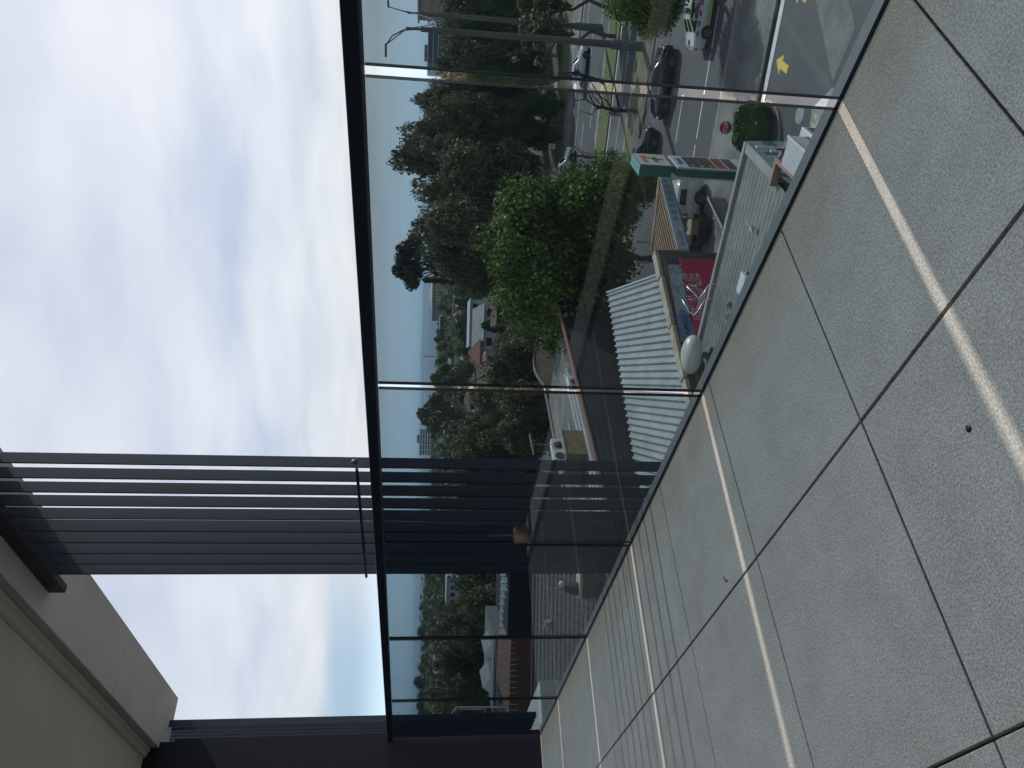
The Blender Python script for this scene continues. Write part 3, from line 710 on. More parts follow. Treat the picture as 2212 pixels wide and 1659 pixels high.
    pane(fA[7], fB[7], mir(fB[7]), mir(fA[7]), 'windscreen', inset=.05, off=.012)
    rA, rB = (R_[xs[0]], R_[xs[1]])
    pane(rA[7], rB[7], mir(rB[7]), mir(rA[7]), 'rear_window', inset=.07, off=.012)
    for x in wx:
        for s in (1, -1):
            ax = Matrix(((1, 0, 0), (0, 0, s), (0, 1, 0)))
            w_ = MB(); w_.lathe((x, s*.80, wr), [(wr*.62, -.09), (wr*.93, -.10), (wr, -.06), (wr, .08), (wr*.93, .135), (wr*.64, .130)], 22, axis=ax)
            wo = local(w_, 'wheel', tyre_m, t)
            r_ = MB(); r_.lathe((x, s*.80, wr), [(wr*.66, .131), (wr*.60, .128), (wr*.56, .10), (wr*.2, .10), (.05, .125), (0, .125)], 22, axis=ax)
            for k in range(5):
                an = 2*math.pi*k/5; d = Vector((math.cos(an), 0, math.sin(an)))
                r_.box(Vector((x, s*.92, wr))+d*wr*.36, (wr*.5, .02, wr*.13), Matrix((( d.x, 0, -d.z), (0, 1, 0), (d.z, 0, d.x))))
            ro = local(r_, 'rim', rim_m, wo)
    xe, xf = P[0][0], P[-1][0]
    for s in (1, -1):
        m1 = MB(); a = ring(P[1]); m1.box((P[1][0]-.06, s*(P[1][3]*.78), P[1][1]-.13), (.12, .36, .13)); local(m1, 'tail_light', red_l, t, .02)
        m1 = MB(); m1.box((P[-2][0]+.13, s*(P[-2][3]*.80), P[-2][1]-.12), (.22, .30, .12)); local(m1, 'headlight', head_l, t, .03)
        m1 = MB(); m1.box((xs[-1]-.18, s*1.0, P[-4][1]+.08), (.12, .2, .13)); local(m1, 'mirror', body, t, .03)
    m1 = MB(); m1.box((xe-.005, 0, .62), (.02, .40, .11)); local(m1, 'number_plate', mat('plate', (.6, .6, .6), .5), t)
    m1 = MB(); m1.box((xf-.04, 0, .50), (.10, 1.0, .16)); local(m1, 'bumper_trim', trim_m, t, .02)
    m1 = MB(); m1.box((xe+.05, 0, .40), (.10, 1.3, .12)); local(m1, 'bumper_trim', trim_m, t, .02)
    if kind != 'ute':
        for s in (1, -1):
            m1 = MB(); zz = P[3][1]
            m1.tube([(x_, s*(y_), z_) for x_, y_, z_ in [(xs[k], R_[xs[k]][4].y+.006, R_[xs[k]][4].z-.005) for k in range(len(xs))]], .012, 5); local(m1, 'window_trim', chrome, t)
    if decals: decals(t, ring, P)
    return t
hR = math.atan2(RD.y, RD.x)      # heading along the highway, to the left of the view
white_p = paint('white_car', (0.72, 0.74, 0.76)); black_p = paint('black_car', (0.008, 0.009, 0.012), .18); silver_p = paint('silver_car', (0.38, 0.40, 0.42), .3)
def on_road(U, V): p = G(U, V); return (p-Vector((0, 0, ZG))).dot(RD), (p-Vector((0, 0, ZG))).dot(RN)
make_car('parked_car', 'white sedan on the far carriageway half hidden by the widest glass gap', 'car', 'sedan', white_p, st(4.9, 86.0, .02), hR+math.pi, 'cars on the road')
make_car('parked_car', 'silver grey wagon parked under the gum trees beyond the thin leafless sapling', 'car', 'wagon', silver_p, st(15.4, 87.5, .02), hR+math.pi, 'cars on the road')
make_car('moving_car', 'glossy black sedan with red tail light beyond the stop sign', 'car', 'sedan', black_p, st(3.6, 55.0, .02), hR, 'cars on the road')
make_car('moving_car', 'black sedan half hidden behind the top of the green fuel sign', 'car', 'sedan', black_p, st(9.0, 56.4, .02), hR, 'cars on the road')
fl_y = mat('fluoro_yellow', (0.42, 0.58, 0.05), .5, var=.05); chk_r = mat('check_red', (0.5, 0.03, 0.04), .5); chk_b = mat('check_dark', (0.03, 0.05, 0.12), .5); dwhite = mat('decal_white', (0.75, 0.77, 0.8), .5)
def livery(t, ring, P):
    for s in (1, -1):
        m1 = MB(); m2 = MB(); m3 = MB()
        for k in range(14):
            x0 = -1.9+k*.27
            if 1.0 < x0 < 1.75: continue
            m = m1 if k % 2 else m2
            m.box((x0+.135, s*.945, .90), (.268, .012, .13))
        m3.box((0.0, s*.948, .40), (1.95, .012, .17)); 
        local(m1, 'red_checks', chk_r, t); local(m2, 'white_checks', dwhite, t); local(m3, 'fluoro_stripe', fl_y, t)
        m4 = MB(); R_ = {q[0]: ring(q) for q in P}
        pts = [Vector((x, s*(R_[x][6].y+.012), R_[x][6].z+.02)) for x in (-1.45, -.75, .15, .50, 1.05)]
        m4.tube(pts, .045, 6); local(m4, 'roof_stripe', fl_y, t)
    m5 = MB(); m5.box((-.3, 0, 1.56), (.28, 1.05, .09)); local(m5, 'light_bar', mat('bar', (.03, .04, .08), .3), t, .03)
    m6 = MB(); m6.box((-2.0, 0.0, 1.065), (.30, .22, .012)); m6.box((-.02, .12, 1.497), (.1, .5, .01)); m6.box((.22, -.1, 1.492), (.1, .3, .01)); local(m6, 'roof_number', mat('mark', (.02, .03, .05), .5), t)
    m7 = MB(); m7.box((-2.34, 0, .80), (.04, 1.1, .10)); local(m7, 'rear_stripe', fl_y, t)
make_car('emergency_car', "white emergency sedan with fluoro yellow stripes and red checks at the photo's top edge", 'car', 'sedan', white_p, st(-1.1, 48.8, .02), hR+math.pi, 'cars on the road', decals=livery)

# ------------------------------------------------------------------ poles and signs
galv = mat('galvanised', (0.36, 0.37, 0.38), 0.45, 0.5, var=.1); pconc = mat('pole_concrete', (0.165, 0.15, 0.13), .85, var=.15, scale=.7); pgrey = mat('grey_paint', (0.155, 0.175, 0.185), .6)
def light_pole(U, Vb, Vj, label, arm):
    b = G(U, Vb)
    t = thing('light_pole', label, 'light pole', b, 0, 'tall light poles by the highway')
    def zat(V): # height on the pole's own vertical line that shows at V
        lo_, hi_ = ZG, 30
        for _ in range(50):
            m_ = (lo_+hi_)/2; d = Vector((b.x, b.y, m_))-CAM; v = 1106-FPX*d.dot(UP)/d.dot(FWD)
            if v > V: lo_ = m_
            else: hi_ = m_
        return lo_
    zj = zat(Vj)
    mb = MB(); mb.tube([b, b+Vector((0, 0, (zj-ZG)*.5)), Vector((b.x, b.y, zj))], [.29, .24, .18], 14); mb.build('pole', pconc, t)
    mb = MB(); mb.tube([b+Vector((0, 0, .02)), b+Vector((0, 0, 2.6))], [.37, .35], 14); mb.build('base_sleeve', pgrey, t)
    mb = MB(); mb.tube([Vector((b.x, b.y, zj)), Vector((b.x, b.y, zj+1.1))], .10, 8); mb.build('spigot', pgrey, t)
    pts = [Vector((b.x, b.y, zj+.1))+a for a in arm]
    mb = MB(); mb.tube(pts, .055, 7); mb.tube([Vector((b.x, b.y, zj+1.0)), pts[-2]], .045, 6); mb.build('arm', pgrey, t)
    e = pts[-1]; d = (pts[-1]-pts[-2]); d.z = 0; d = d.normalized() if d.length > .01 else RD
    mb = MB(); mb.box(e+d*.3, (.95, .36, .16), Matrix(((d.x, -d.y, 0), (d.y, d.x, 0), (0, 0, 1)))); mb.build('lamp_head', mat('lamp', (.16, .17, .17), .5), t, .05)
    return t, b, zj
# arms drawn in the picture plane's own directions: left along RD, up
tA, bA, zA = light_pole(1558, 1392, 909, 'nearer tall concrete light pole with curved arm and grey base sleeve', [RD*0, RD*.15+Vector((0, 0, 1.2)), RD*.6+Vector((0, 0, 2.0)), RD*1.2+Vector((0, 0, 2.4)), RD*1.3+Vector((0, 0, 2.45))])
tB, bB, zB = light_pole(1598, 1300, 906, "farther tall concrete light pole with short upright arm toward the photo's top edge", [RD*0, RD*-.1+Vector((0, 0, 1.5)), RD*-.35+Vector((0, 0, 2.7)), RD*-.5+Vector((0, 0, 2.75)) - RN*.3])
mb = MB(); p0 = Vector((bA.x, bA.y, zA+1.0)); p1 = Vector((bB.x, bB.y, zB+.8)); mb.tube([p0.lerp(p1, i/14)-Vector((0, 0, 2.1*4*(i/14)*(1-i/14))) for i in range(15)], .03, 5)
tag(mb.build('cable', mat('cable', (.12, .12, .13), .6), origin=p0), 'thin black cable sagging between the two tall light poles', 'cable')
mb = MB(); wp = mat('chalk', (.5, .52, .54), .8)
tv = Vector((-bA.x, -bA.y, 0)).normalized(); rv = Vector((0, 0, 1)).cross(tv)
for a, c in (((-.28, 1.15), (.22, 1.75)), ((.25, 1.15), (-.25, 1.75)), ((-.25, 1.75), (-.3, 1.2))):
    q0, q1 = [bA+tv*.37+rv*x*.85+Vector((0, 0, z)) for x, z in (a, c)]; mb.tube([q0, q1], .02, 4)
mb.build('graffiti', wp, tA)

def plate(mb, M, w, h, d=.01, r=0.0, mi=0):
    pts = []
    if r:
        for cx, cy, a0 in ((w/2-r, h/2-r, 0), (-w/2+r, h/2-r, 90), (-w/2+r, -h/2+r, 180), (w/2-r, -h/2+r, 270)):
            for k in range(5): a = R(a0+k*22.5); pts.append((cx+r*math.cos(a), cy+r*math.sin(a), 0))
    else: pts = [(w/2, h/2, 0), (-w/2, h/2, 0), (-w/2, -h/2, 0), (w/2, -h/2, 0)]
    mb.prism([M @ Vector(p) for p in pts], M.to_3x3() @ Vector((0, 0, -d)), mi)
sred = mat('sign_red', (0.45, 0.02, 0.03), .5, var=.04); swhite = mat('sign_white', (.72, .72, .72), .5, var=.03); sblack = mat('sign_black', (.02, .02, .02), .5)
def face_cam(p, up=Vector((0, 0, 1)), turn=0.0):
    n = Vector((-p.x, -p.y, 0)).normalized(); n = Matrix.Rotation(turn, 3, 'Z') @ n
    r = Vector((0, 0, 1)).cross(n); return Matrix(((r.x, 0, n.x, p.x), (r.y, 0, n.y, p.y), (r.z, 1, n.z, p.z), (0, 0, 0, 1)))
# stop sign
pS = G(1375, 1668); dS = (pS-CAM).dot(FWD)
cS = dp(1383, 1567, dS); pS = Vector((cS.x, cS.y, ZG))
t = thing('stop_sign', 'red octagonal stop sign on a thin grey post beside the clipped bush', 'sign', pS)
M = face_cam(cS); Rr = .325
mb = MB(); mb.tube([pS, Vector((cS.x, cS.y, cS.z+.2))], .03, 8); mb.build('post', galv, t)
mb = MB(); mb.prism([M @ Vector((Rr*math.cos(R(22.5+45*k)), Rr*math.sin(R(22.5+45*k)), .034)) for k in range(8)], M.to_3x3() @ Vector((0, 0, .006))); mb.build('border', swhite, t)
mb = MB(); mb.prism([M @ Vector((Rr*.94*math.cos(R(22.5+45*k)), Rr*.94*math.sin(R(22.5+45*k)), .040)) for k in range(8)], M.to_3x3() @ Vector((0, 0, .004))); mb.build('face', sred, t)
text('STOP', .27, M @ Matrix.Translation((0, 0, .047)), swhite, t, sx=.86, offset=.006)
# clipped bush on the island
pB = G(1380, 1655); rng = random.Random(4)
def leafball(name, label, cat, pos, rx, ry, rz_, n, kind='hedge', leaf=.12, rz=0, seed=4):
    rng = random.Random(seed); mb = MB()
    for _ in range(n):
        v = Vector((rng.gauss(0, 1), rng.gauss(0, 1), rng.gauss(0, 1))).normalized()
        if v.z < -.75: continue
        k = (.86+.17*rng.random())*(1+.06*math.sin(7*v.x+seed)+.06*math.sin(6*v.y+2)+.04*math.sin(9*v.z))
        p = Vector((v.x*rx, v.y*ry, v.z*rz_))*k
        nn = (v+Vector((rng.gauss(0, .5), rng.gauss(0, .5), rng.gauss(0, .5)))).normalized(); a = nn.cross(Vector((rng.gauss(0, 1), rng.gauss(0, 1), rng.gauss(0, 1)))).normalized(); b = nn.cross(a)
        s = leaf*(.6+.8*rng.random()); mb.face([p-a*s, p+b*s*.55, p+a*s, p-b*s*.55])
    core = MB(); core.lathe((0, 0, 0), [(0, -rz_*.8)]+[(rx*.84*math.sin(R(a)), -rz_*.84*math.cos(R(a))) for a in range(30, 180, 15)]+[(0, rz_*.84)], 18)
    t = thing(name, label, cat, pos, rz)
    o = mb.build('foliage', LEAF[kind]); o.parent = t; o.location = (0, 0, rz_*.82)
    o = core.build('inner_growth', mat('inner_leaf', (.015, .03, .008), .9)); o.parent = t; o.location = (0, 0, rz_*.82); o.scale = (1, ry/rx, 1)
    return t
bc = dp(1377, 1640, dS+.4)
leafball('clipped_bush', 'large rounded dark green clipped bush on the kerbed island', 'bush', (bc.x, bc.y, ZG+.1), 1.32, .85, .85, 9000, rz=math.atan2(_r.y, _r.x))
# speed signs
def speed_sign(U, V, base, s, label, txt, turn=0.0):
    p = G(*base); d = (p-CAM).dot(FWD); c = dp(U, V, d); p = Vector((c.x, c.y, ZG)); M = face_cam(c, turn=turn)
    t = thing('speed_sign', label, 'sign', p, 0, 'speed signs')
    mb = MB(); mb.tube([p, c+Vector((0, 0, s*.4))], .03, 7); mb.build('post', mat('post_dark', (.09, .09, .1), .6), t)
    mb = MB(); plate(mb, M @ Matrix.Translation((0, 0, .045)), s, s*1.2, .01, s*.06); mb.build('plate', swhite, t)
    mb = MB(); n = 28
    rows = [[M @ Vector((q*s*math.cos(2*math.pi*k/n), q*s*math.sin(2*math.pi*k/n)+s*.04, zz)) for k in range(n)] for q, zz in ((.44, .047), (.44, .051), (.35, .051), (.35, .047))]
    mb.grid(rows, 0, False, True); mb.build('ring', sred, t)
    text(txt, s*.5, M @ Matrix.Translation((0, s*.04, .05)), sblack, t, sx=.9, offset=.008)
speed_sign(1188, 1456, (1190, 1556), .62, 'white speed sign with red ring standing on the verge beside the striped awning', '60', .5)
speed_sign(1418, 1329, (1416, 1378), .75, 'white speed sign with red ring in front of the bare tree on the verge', '60', .2)
speed_sign(1343, 1192, (1343, 1224), .62, 'small white speed sign with red ring at the foot of the gum trees', '60', .0)
# sign box near the kerb and bare trees
def bare_tree(U, Vb, Vt, label, spread, seed, th=.16, n=9):
    b = G(U, Vb); d = (b-CAM).dot(FWD); rng = random.Random(seed)
    h = (Vb-Vt)*d/FPX
    t = thing('bare_tree', label, 'tree', b, 0, 'bare trees'); mb = MB()
    trunk_ = limb(mb, b, b+Vector((0, 0, h*.55))+_r*spread[0], th, th*.6, rng, 8, 5, .04)
    mb.build('trunk', mat('bare_bark', (.05, .045, .04), .9), t); mb = MB()
    for i in range(n):
        q = trunk_[2+i % 4]; e = q+_r*rng.uniform(-1, 1)*h*.42+Vector((0, 0, h*rng.uniform(.12, .5)))+RN*rng.uniform(-1, 1)
        pts = limb(mb, q, e, th*.4, th*.08, rng, 5, 4, .12)
        for j in range(3):
            q2 = pts[2+j % 3]; limb(mb, q2, q2+_r*rng.uniform(-1, 1)*h*.16+Vector((0, 0, h*rng.uniform(.02, .2))), th*.12, th*.04, rng, 4, 3, .1)
    mb.build('branches', MATS['bare_bark'], t)
bare_tree(1418, 1380, 1205, 'leafless dark tree on the verge between the black car and the median', (.2, 0), 2)
bare_tree(1318, 1292, 1200, 'thin leafless sapling on the grass median by the silver wagon', (.1, 0), 6, .13, 5)
bare_tree(1478, 1306, 1190, 'leafless tree at the kerb in front of the white sedan', (.9, 0), 9, .2, 8)
for (U, V, hw, lab, sd_) in ((1640, 1300, 40, "drooping olive street tree on the median at the photo's top edge", 1), (1580, 1308, 34, 'sparse olive street tree on the median between the light poles', 2)):
    pp = G(U, V+24); put_tree(wisp, pp, 8.5, lab, sd_, 1.15, group='street trees on the median')
pp = G(1625, 1377); M = face_cam(Vector((pp.x, pp.y, ZG+1.0)))
t = thing('utility_cabinet', 'dark blue utility cabinet standing on the grass verge by the light pole', 'cabinet', pp)
mb = MB(); mb.box((pp.x, pp.y, ZG+.85), (.95, .5, 1.5), M.to_3x3() @ Matrix(((1, 0, 0), (0, 0, 1), (0, 1, 0)))); mb.build('case', mat('cab_blue', (.02, .035, .07), .5), t, .02)
mb = MB(); mb.box((pp.x, pp.y, ZG+1.63), (1.05, .6, .06), M.to_3x3() @ Matrix(((1, 0, 0), (0, 0, 1), (0, 1, 0)))); mb.build('lid', pconc, t)

# ------------------------------------------------------------------ near buildings
def on_plane(U, V, p0, n):
    d = ray(U, V); return CAM + d*((p0-CAM).dot(n)/d.dot(n))
def corrugated(a0, a1, b0, b1, pitch, amp, mi=0, thick=0.0, prof='trap'):
    """ribs run from edge a (a0->a1) to edge b (b0->b1)"""
    mb = MB(); n = max(2, int((a1-a0).length/pitch))
    nn = (a1-a0).cross(b0-a0).normalized(); nn = nn if nn.z > 0 else -nn
    ts = []
    for i in range(n):
        for f, h in ((0, 0), (.30, 0), (.42, 1), (.66, 1), (.78, 0)) if prof == 'trap' else ((0, 0), (.25, .7), (.5, 1), (.75, .7)): ts.append(((i+f)/n, h))
    ts.append((1, 0))
    rowa = [a0.lerp(a1, t)+nn*amp*h for t, h in ts]; rowb = [b0.lerp(b1, t)+nn*amp*h for t, h in ts]
    mb.grid([rowa, rowb], mi, prof != 'trap')
    if thick: mb.grid([[p-nn*thick for p in rowa], [p-nn*thick for p in rowb]], mi)
    return mb
up = Vector((0, 0, 1))
# the fuel shop right below: ribbed roof, mansard, parapets, fascia sign
A = on_z(1354, 1607, -10.8); B = on_z(862, 1489, -10.8); Cq = on_z(1279.6, 1679, -10.8)
e1 = (B-A).normalized(); e2 = (Cq-A).normalized()
shop = thing('fuel_shop', 'single storey fuel shop with long ribbed grey roof directly below the balcony', 'building', A+e1*5-up*4.5)
rgrey = mat('ribbed_roof', (0.235, 0.24, 0.21), .6, .0, var=.22, scale=.5, fine=.08, fscale=4, stretch=(1, 1, 1))
flash = mat('flashing', (0.34, 0.335, 0.30), .6, var=.2, scale=.8)
Ai = A+e1*.32+e2*.22
cor = corrugated(Ai-up*.18, Ai-up*.18+e2*13, B+e2*.22-up*.18, B-up*.18+e2*13, .30, .06, prof='sin'); cor.build('roof', rgrey, shop)
mb = MB()
mb.prism([A, B, B+e2*.20, A+e2*.20], -up*.45); mb.build('parapet', flash, shop)
mb = MB(); mb.prism([A+e2*.2-up*.03+e1*-.02, A+e1*.34+e2*.2-up*.03, A+e1*.34+e2*3.2-up*.03, A-e1*.02+e2*3.2-up*.03], -up*.42); mb.build('side_parapet', flash, shop)
mb = MB(); mb.prism([A+e2*.05-up*.46, B+e2*.05-up*.46, B+e2*13-up*.46, A+e2*13-up*.46], -up*4.0); mb.build('wall', mat('shop_wall', (.2, .2, .2), .8), shop)
m, nt, b = new_mat('teal_shingle')
tcn = N(nt, 'ShaderNodeTexCoord'); br = N(nt, 'ShaderNodeTexBrick'); mpg = N(nt, 'ShaderNodeMapping'); mpg.inputs['Rotation'].default_value = (0, 0, math.atan2(e2.y, e2.x))
mpg.vector_type = 'TEXTURE'; L(nt, tcn.outputs['Object'], mpg.inputs['Vector']); L(nt, mpg.outputs[0], br.inputs['Vector'])
br.inputs['Scale'].default_value = 1; br.inputs['Brick Width'].default_value = .30; br.inputs['Row Height'].default_value = .17; br.inputs['Mortar Size'].default_value = .02
br.inputs['Color1'].default_value = (.20, .29, .28, 1); br.inputs['Color2'].default_value = (.14, .22, .22, 1); br.inputs['Mortar'].default_value = (.05, .08, .09, 1)
L(nt, br.outputs['Color'], b.inputs['Base Color']); b.inputs['Roughness'].default_value = .7; teal = m
E_ = on_z(1353, 1702, -12.4)
mb = MB(); m0 = A-e1*.02-up*.08; dn = E_-A; mb.face([m0, m0+dn, m0+dn+e2*4.2, m0+e2*4.2]); mb.face([m0, A+e1*.3-up*.1, A+e1*.3-up*2.0, m0+dn]); mb.build('mansard', teal, shop)
orange = mat('orange_edge', (.36, .20, .15), .7, var=.15); dkrib = mat('dark_rib', (.055, .06, .07), .6, var=.1)
O1 = on_z(1239, 1685, -10.75); 
O1 = on_plane(1664-400/1.8228-960/8.064-5, 0, A, up) if False else on_z(1659-(400+960/4.424)/1.8228, (2880+765/4.424)/1.8228, -10.7)
mb = MB(); mb.prism([O1, O1+e2*3.6, O1+e2*3.6+e1*.16, O1+e1*.16], -up*.24); mb.build('orange_trim', orange, shop)
mb = MB(); mb.prism([O1+e1*.16, O1+e1*.16+e2*.16, O1+e1*.95+e2*.16, O1+e1*.95], -up*.26); mb.build('orange_trim', orange, shop)
mb = corrugated(O1-e1*.03-up*.05, O1-e1*.03-up*.05+e2*3.6, O1-e1*.72-up*.25, O1-e1*.72-up*.25+e2*3.6, .42, .05); mb.build('awning_roof', dkrib, shop)
# white pipes
for k, (U, V, s) in enumerate(((1659-(400+800/4.424)/1.8228, (2880+640/4.424)/1.8228, .9), (1659-(400+870/4.424)/1.8228, (2880+900/4.424)/1.8228, .75))):
    q = on_z(U, V, -11.3); mb = MB(); mb.tube([q-up*.55, q+up*.45], .055, 10)
    t_ = mb.build('vent_pipe', mat('pvc', (.72, .74, .72), .5), shop)
q = on_z(1659-(400+840/4.424)/1.8228, (2880+960/4.424)/1.8228, -10.9)
mb = MB(); mb.tube([q-up*.3, q+up*.35], .03, 6); mb.tube([q+up*.3-e2*.3, q+up*.42+e2*.3], .02, 5); 
tag(mb.build('antenna', mat('ant', (.05, .05, .05), .5), origin=q), 'small black antenna on the dark ribbed awning roof', 'antenna')
# fascia sign box with stripes
S0 = on_z(1659-(400+1000/4.424*0+605/4.424)/1.8228, (2880+1000/4.424)/1.8228, -10.5)
sb = thing('fascia_sign', 'white fascia sign box with orange green and red stripes on the shop roof', 'sign', S0)
w_ = e2*3.4; d_ = -e1*1.0*0.0
mb = MB(); mb.prism([S0, S0+w_, S0+w_+e1*.9-up*.0, S0+e1*.9], -up*1.35); mb.build('box', mat('sign_box', (.48, .49, .48), .6, var=.08), sb)
mb = MB(); f0 = S0-e1*.006; mb.prism([f0, f0+w_, f0+w_-up*1.35, f0-up*1.35], -e1*.012); mb.build('sign_face', mat('sign_face', (.62, .64, .68), .35), sb)
for c, z0, z1 in (('so', .52, .66), ('sg', .72, .86), ('sr', .92, 1.03)):
    mm = {'so': mat('stripe_orange', (.45, .10, .04), .5), 'sg': mat('stripe_green', (.02, .16, .10), .5), 'sr': mat('stripe_red', (.42, .03, .03), .5)}[c]
    mb = MB(); f1 = S0-e1*.02; mb.prism([f1-up*z0, f1+w_-up*z0, f1+w_-up*z1, f1-up*z1], -e1*.006); mb.build('stripe', mm, sb)
mb = MB(); mb.prism([S0-e1*.05+up*.002, S0-e1*.05+up*.002+w_, S0+w_+e1*.04+up*.002, S0+e1*.04+up*.002], up*.05); mb.build('edge_trim', mat('trim_white', (.68, .69, .66), .5), sb)
# white box unit and the speckled awning end
q = on_z(1659-(400+435/4.424)/1.8228, (2880+1220/4.424)/1.8228, -11.2)
bx = thing('air_conditioner', 'plain white box air conditioner between the striped fascia and the stained awning', 'air conditioner', q)
mb = MB(); mb.prism([q, q+e2*1.0, q+e2*1.0+e1*.75, q+e1*.75], -up*.85); mb.build('case', mat('ac_white', (.62, .65, .63), .5, var=.06), bx, .03)
mb = MB(); mb.prism([q-e1*.012+e2*.15-up*.12, q-e1*.012+e2*.85-up*.12, q-e1*.012+e2*.85-up*.75, q-e1*.012+e2*.15-up*.75], -e1*.01); mb.build('grille', mat('grille', (.12, .12, .12), .6), bx)
q = on_z(1659-(400+135/4.424)/1.8228, (2880+1400/4.424)/1.8228, -12.2)
mb = MB(); mb.prism([q, q+e2*2.2, q+e2*2.2+e1*1.35-up*.25, q+e1*1.35-up*.25], -up*.25); 
aw = thing('stained_awning', 'small lichen stained white awning at the forecourt corner', 'awning', q)
mb.build('sheet', mat('stained', (.62, .62, .54), .7, var=.4, scale=2.2, fine=.25, fscale=9, col2=(.20, .20, .15)), aw)
mb = MB()
mb.prism([q-e1*.02+up*.01, q-e1*.02+e2*2.2+up*.01, q+e2*2.2-e1*.75-up*.5, q-e1*.75-up*.5], -up*.05); mb.build('glass_flap', mat('flap', (.22, .27, .28), .3), aw)
mb = MB()
for k in range(4): mb.prism([q-e1*(.55+.05*k)+e2*(.9+.25*k)-up*.36, q-e1*(.30+.05*k)+e2*(.9+.25*k)-up*.18, q-e1*(.30+.05*k)+e2*(1.0+.25*k)-up*.18, q-e1*(.55+.05*k)+e2*(1.0+.25*k)-up*.36], up*.02)
mb.build('louvre_blades', swhite, aw) if False else None

# roof furniture
def radome(c):
    t = thing('satellite_dome', 'large cream oval dome on a dark bracket at the ribbed roof edge', 'dome', c)
    a = math.atan2(_r.y, _r.x)
    mb = MB(); prof = [(0.0, -.40)]+[(.86*math.sin(R(x))**.85, -.40*math.cos(R(x))) for x in range(15, 180, 12)]+[(0, .41)]
    mb.lathe((0, 0, 0), prof, 32); o = mb.build('dome', mat('dome_cream', (.55, .525, .44), .35, var=.06, scale=2, fine=.05, fscale=30), t); o.parent = t; o.matrix_parent_inverse = Matrix(); o.rotation_euler = (R(6), R(4), a); o.scale = (.93, .62, .97); o.location = (0, 0, .1)
    mb = MB(); b0 = c-up*.62
    mb.box(b0+e2*.15, (.9, .10, .12), Matrix((( e1.x, -e1.y, 0), (e1.y, e1.x, 0), (0, 0, 1)))); mb.box(b0+e2*.55+up*.1, (.10, .8, .14), Matrix((( e1.x, -e1.y, 0), (e1.y, e1.x, 0), (0, 0, 1))))
    mb.tube([b0, b0+up*.45], .12, 10); mb.build('bracket', mat('bracket_dark', (.10, .105, .10), .6), t)
dd = 31.5; radome(dp(893, 1499, dd))
q = on_z(1073, 1600, -10.35)
vb = thing('roof_box', 'white sheet metal vent box standing on the ribbed grey roof', 'vent box', q)
mb = MB(); mb.prism([q, q+e1*.75, q+e1*.75+e2*.5, q+e2*.5], -up*.66); mb.build('case', MATS['ac_white'], vb, .02)
mb = MB(); mb.lathe(q-e1*.01+e2*.25-up*.28, [(0, .01), (.14, .008), (.16, 0)], 16, axis=Matrix(((0, 0, -e1.x), (0, 1, -e1.y), (1, 0, 0)))); mb.build('outlet', sblack, vb)
q = on_z(1659-(924+505/1.843)/1.8228, (2832+72/1.843)/1.8228, -10.9)
mb = MB(); mb.lathe(q, [(0, -.04), (.09, -.02), (.11, .04), (.07, .09), (0, .11)], 12); o = mb.build('rag', mat('rag_pink', (.45, .22, .22), .9, var=.2, scale=9), origin=q); o.scale = (1.6, .8, 1)
tag(o, 'small crumpled pink rag lying on the ribbed roof', 'rag')
# gull standing on the roof
q = on_z(1659-900/1.8228, 1633, -10.92)
gl = thing('gull', 'white gull with grey wings standing on the ribbed roof', 'gull', q, 1.2); gw = mat('gull_white', (.75, .75, .73), .8)
mb = MB(); mb.tube([(-.22, 0, .15), (-.12, 0, .16), (0, 0, .17), (.10, 0, .20), (.15, 0, .27), (.18, 0, .31), (.215, 0, .315), (.24, 0, .31)], [.008, .045, .075, .065, .035, .04, .03, .01], 10); local(mb, 'body', gw, gl)
for s in (1, -1):
    mb = MB(); mb.grid([[Vector((.08-.3*k/5, s*(.072-.004*k), .20-.012*k-j*.05*(1-k/6))) for j in range(3)] for k in range(6)]); local(mb, 'wing', mat('gull_grey', (.3, .32, .34), .8), gl)
    mb = MB(); mb.tube([(0, s*.03, .12), (.01, s*.03, .0)], .007, 5); local(mb, 'leg', mat('gull_leg', (.5, .12, .06), .6), gl)
mb = MB(); mb.tube([(.235, 0, .31), (.275, 0, .30)], [.012, .003], 6); local(mb, 'beak', MATS['gull_leg'], gl)

# brick shop with the red advertising board
P1 = on_z(1119, 1420, -10.0); P2 = on_z(814, 1487, -10.0)
f1 = (P2-P1); f1.z = 0; f1 = f1.normalized(); nF = Vector((-f1.y, f1.x, 0)); nF = nF if nF.dot(-P1) > 0 else -nF
rF = -f1                                  # reads left to right toward the street corner
bs = thing('brick_shop', 'dark brick side wall of the shop carrying the red and grey advertising boards', 'building', Vector((P1.x, P1.y, ZG)))
brk = brick_mat('dark_brick', (.13, .06, .045), (.08, .045, .04), (.09, .085, .08))
mb = MB(); mb.prism([P1-up*.02, P1-up*.02+f1*16, P1+f1*16-up*5.3, P1-up*5.3], -nF*.32); mb.build('wall', brk, bs)
mb = MB(); q = P1-nF*.32; mb.prism([q-up*.3, q-nF*5-up*1.3, q-nF*5-up*5.3, q-up*5.3], f1*.3); mb.build('street_wall', brk, bs)
cop = mat('coping', (.52, .47, .36), .8, var=.35, scale=2.5, fine=.15, fscale=12, col2=(.30, .24, .17))
k0 = 0
for i, ln in enumerate((1.7, 2.9, 2.9, 2.9, 2.9, 2.6)):
    a0 = P1+f1*(k0+.03)+up*(.16 if i == 0 else .16-.03*i); k0 += ln; a1 = P1+f1*(k0-.03)+up*(.16-.03*i)
    mb = MB(); mb.prism([a0+nF*.06, a1+nF*.06, a1-nF*.42, a0-nF*.42], -up*.18); mb.build('coping', cop, bs, .02)
wroof = mat('white_roof', (.45, .475, .475), .55, .0, var=.14, scale=.8, fine=.08, fscale=6, col2=(.31, .325, .31))
c00, c01, c10, c11 = on_z(1049, 1420, -10.1), None, on_z(1027, 1313, -9.55), None
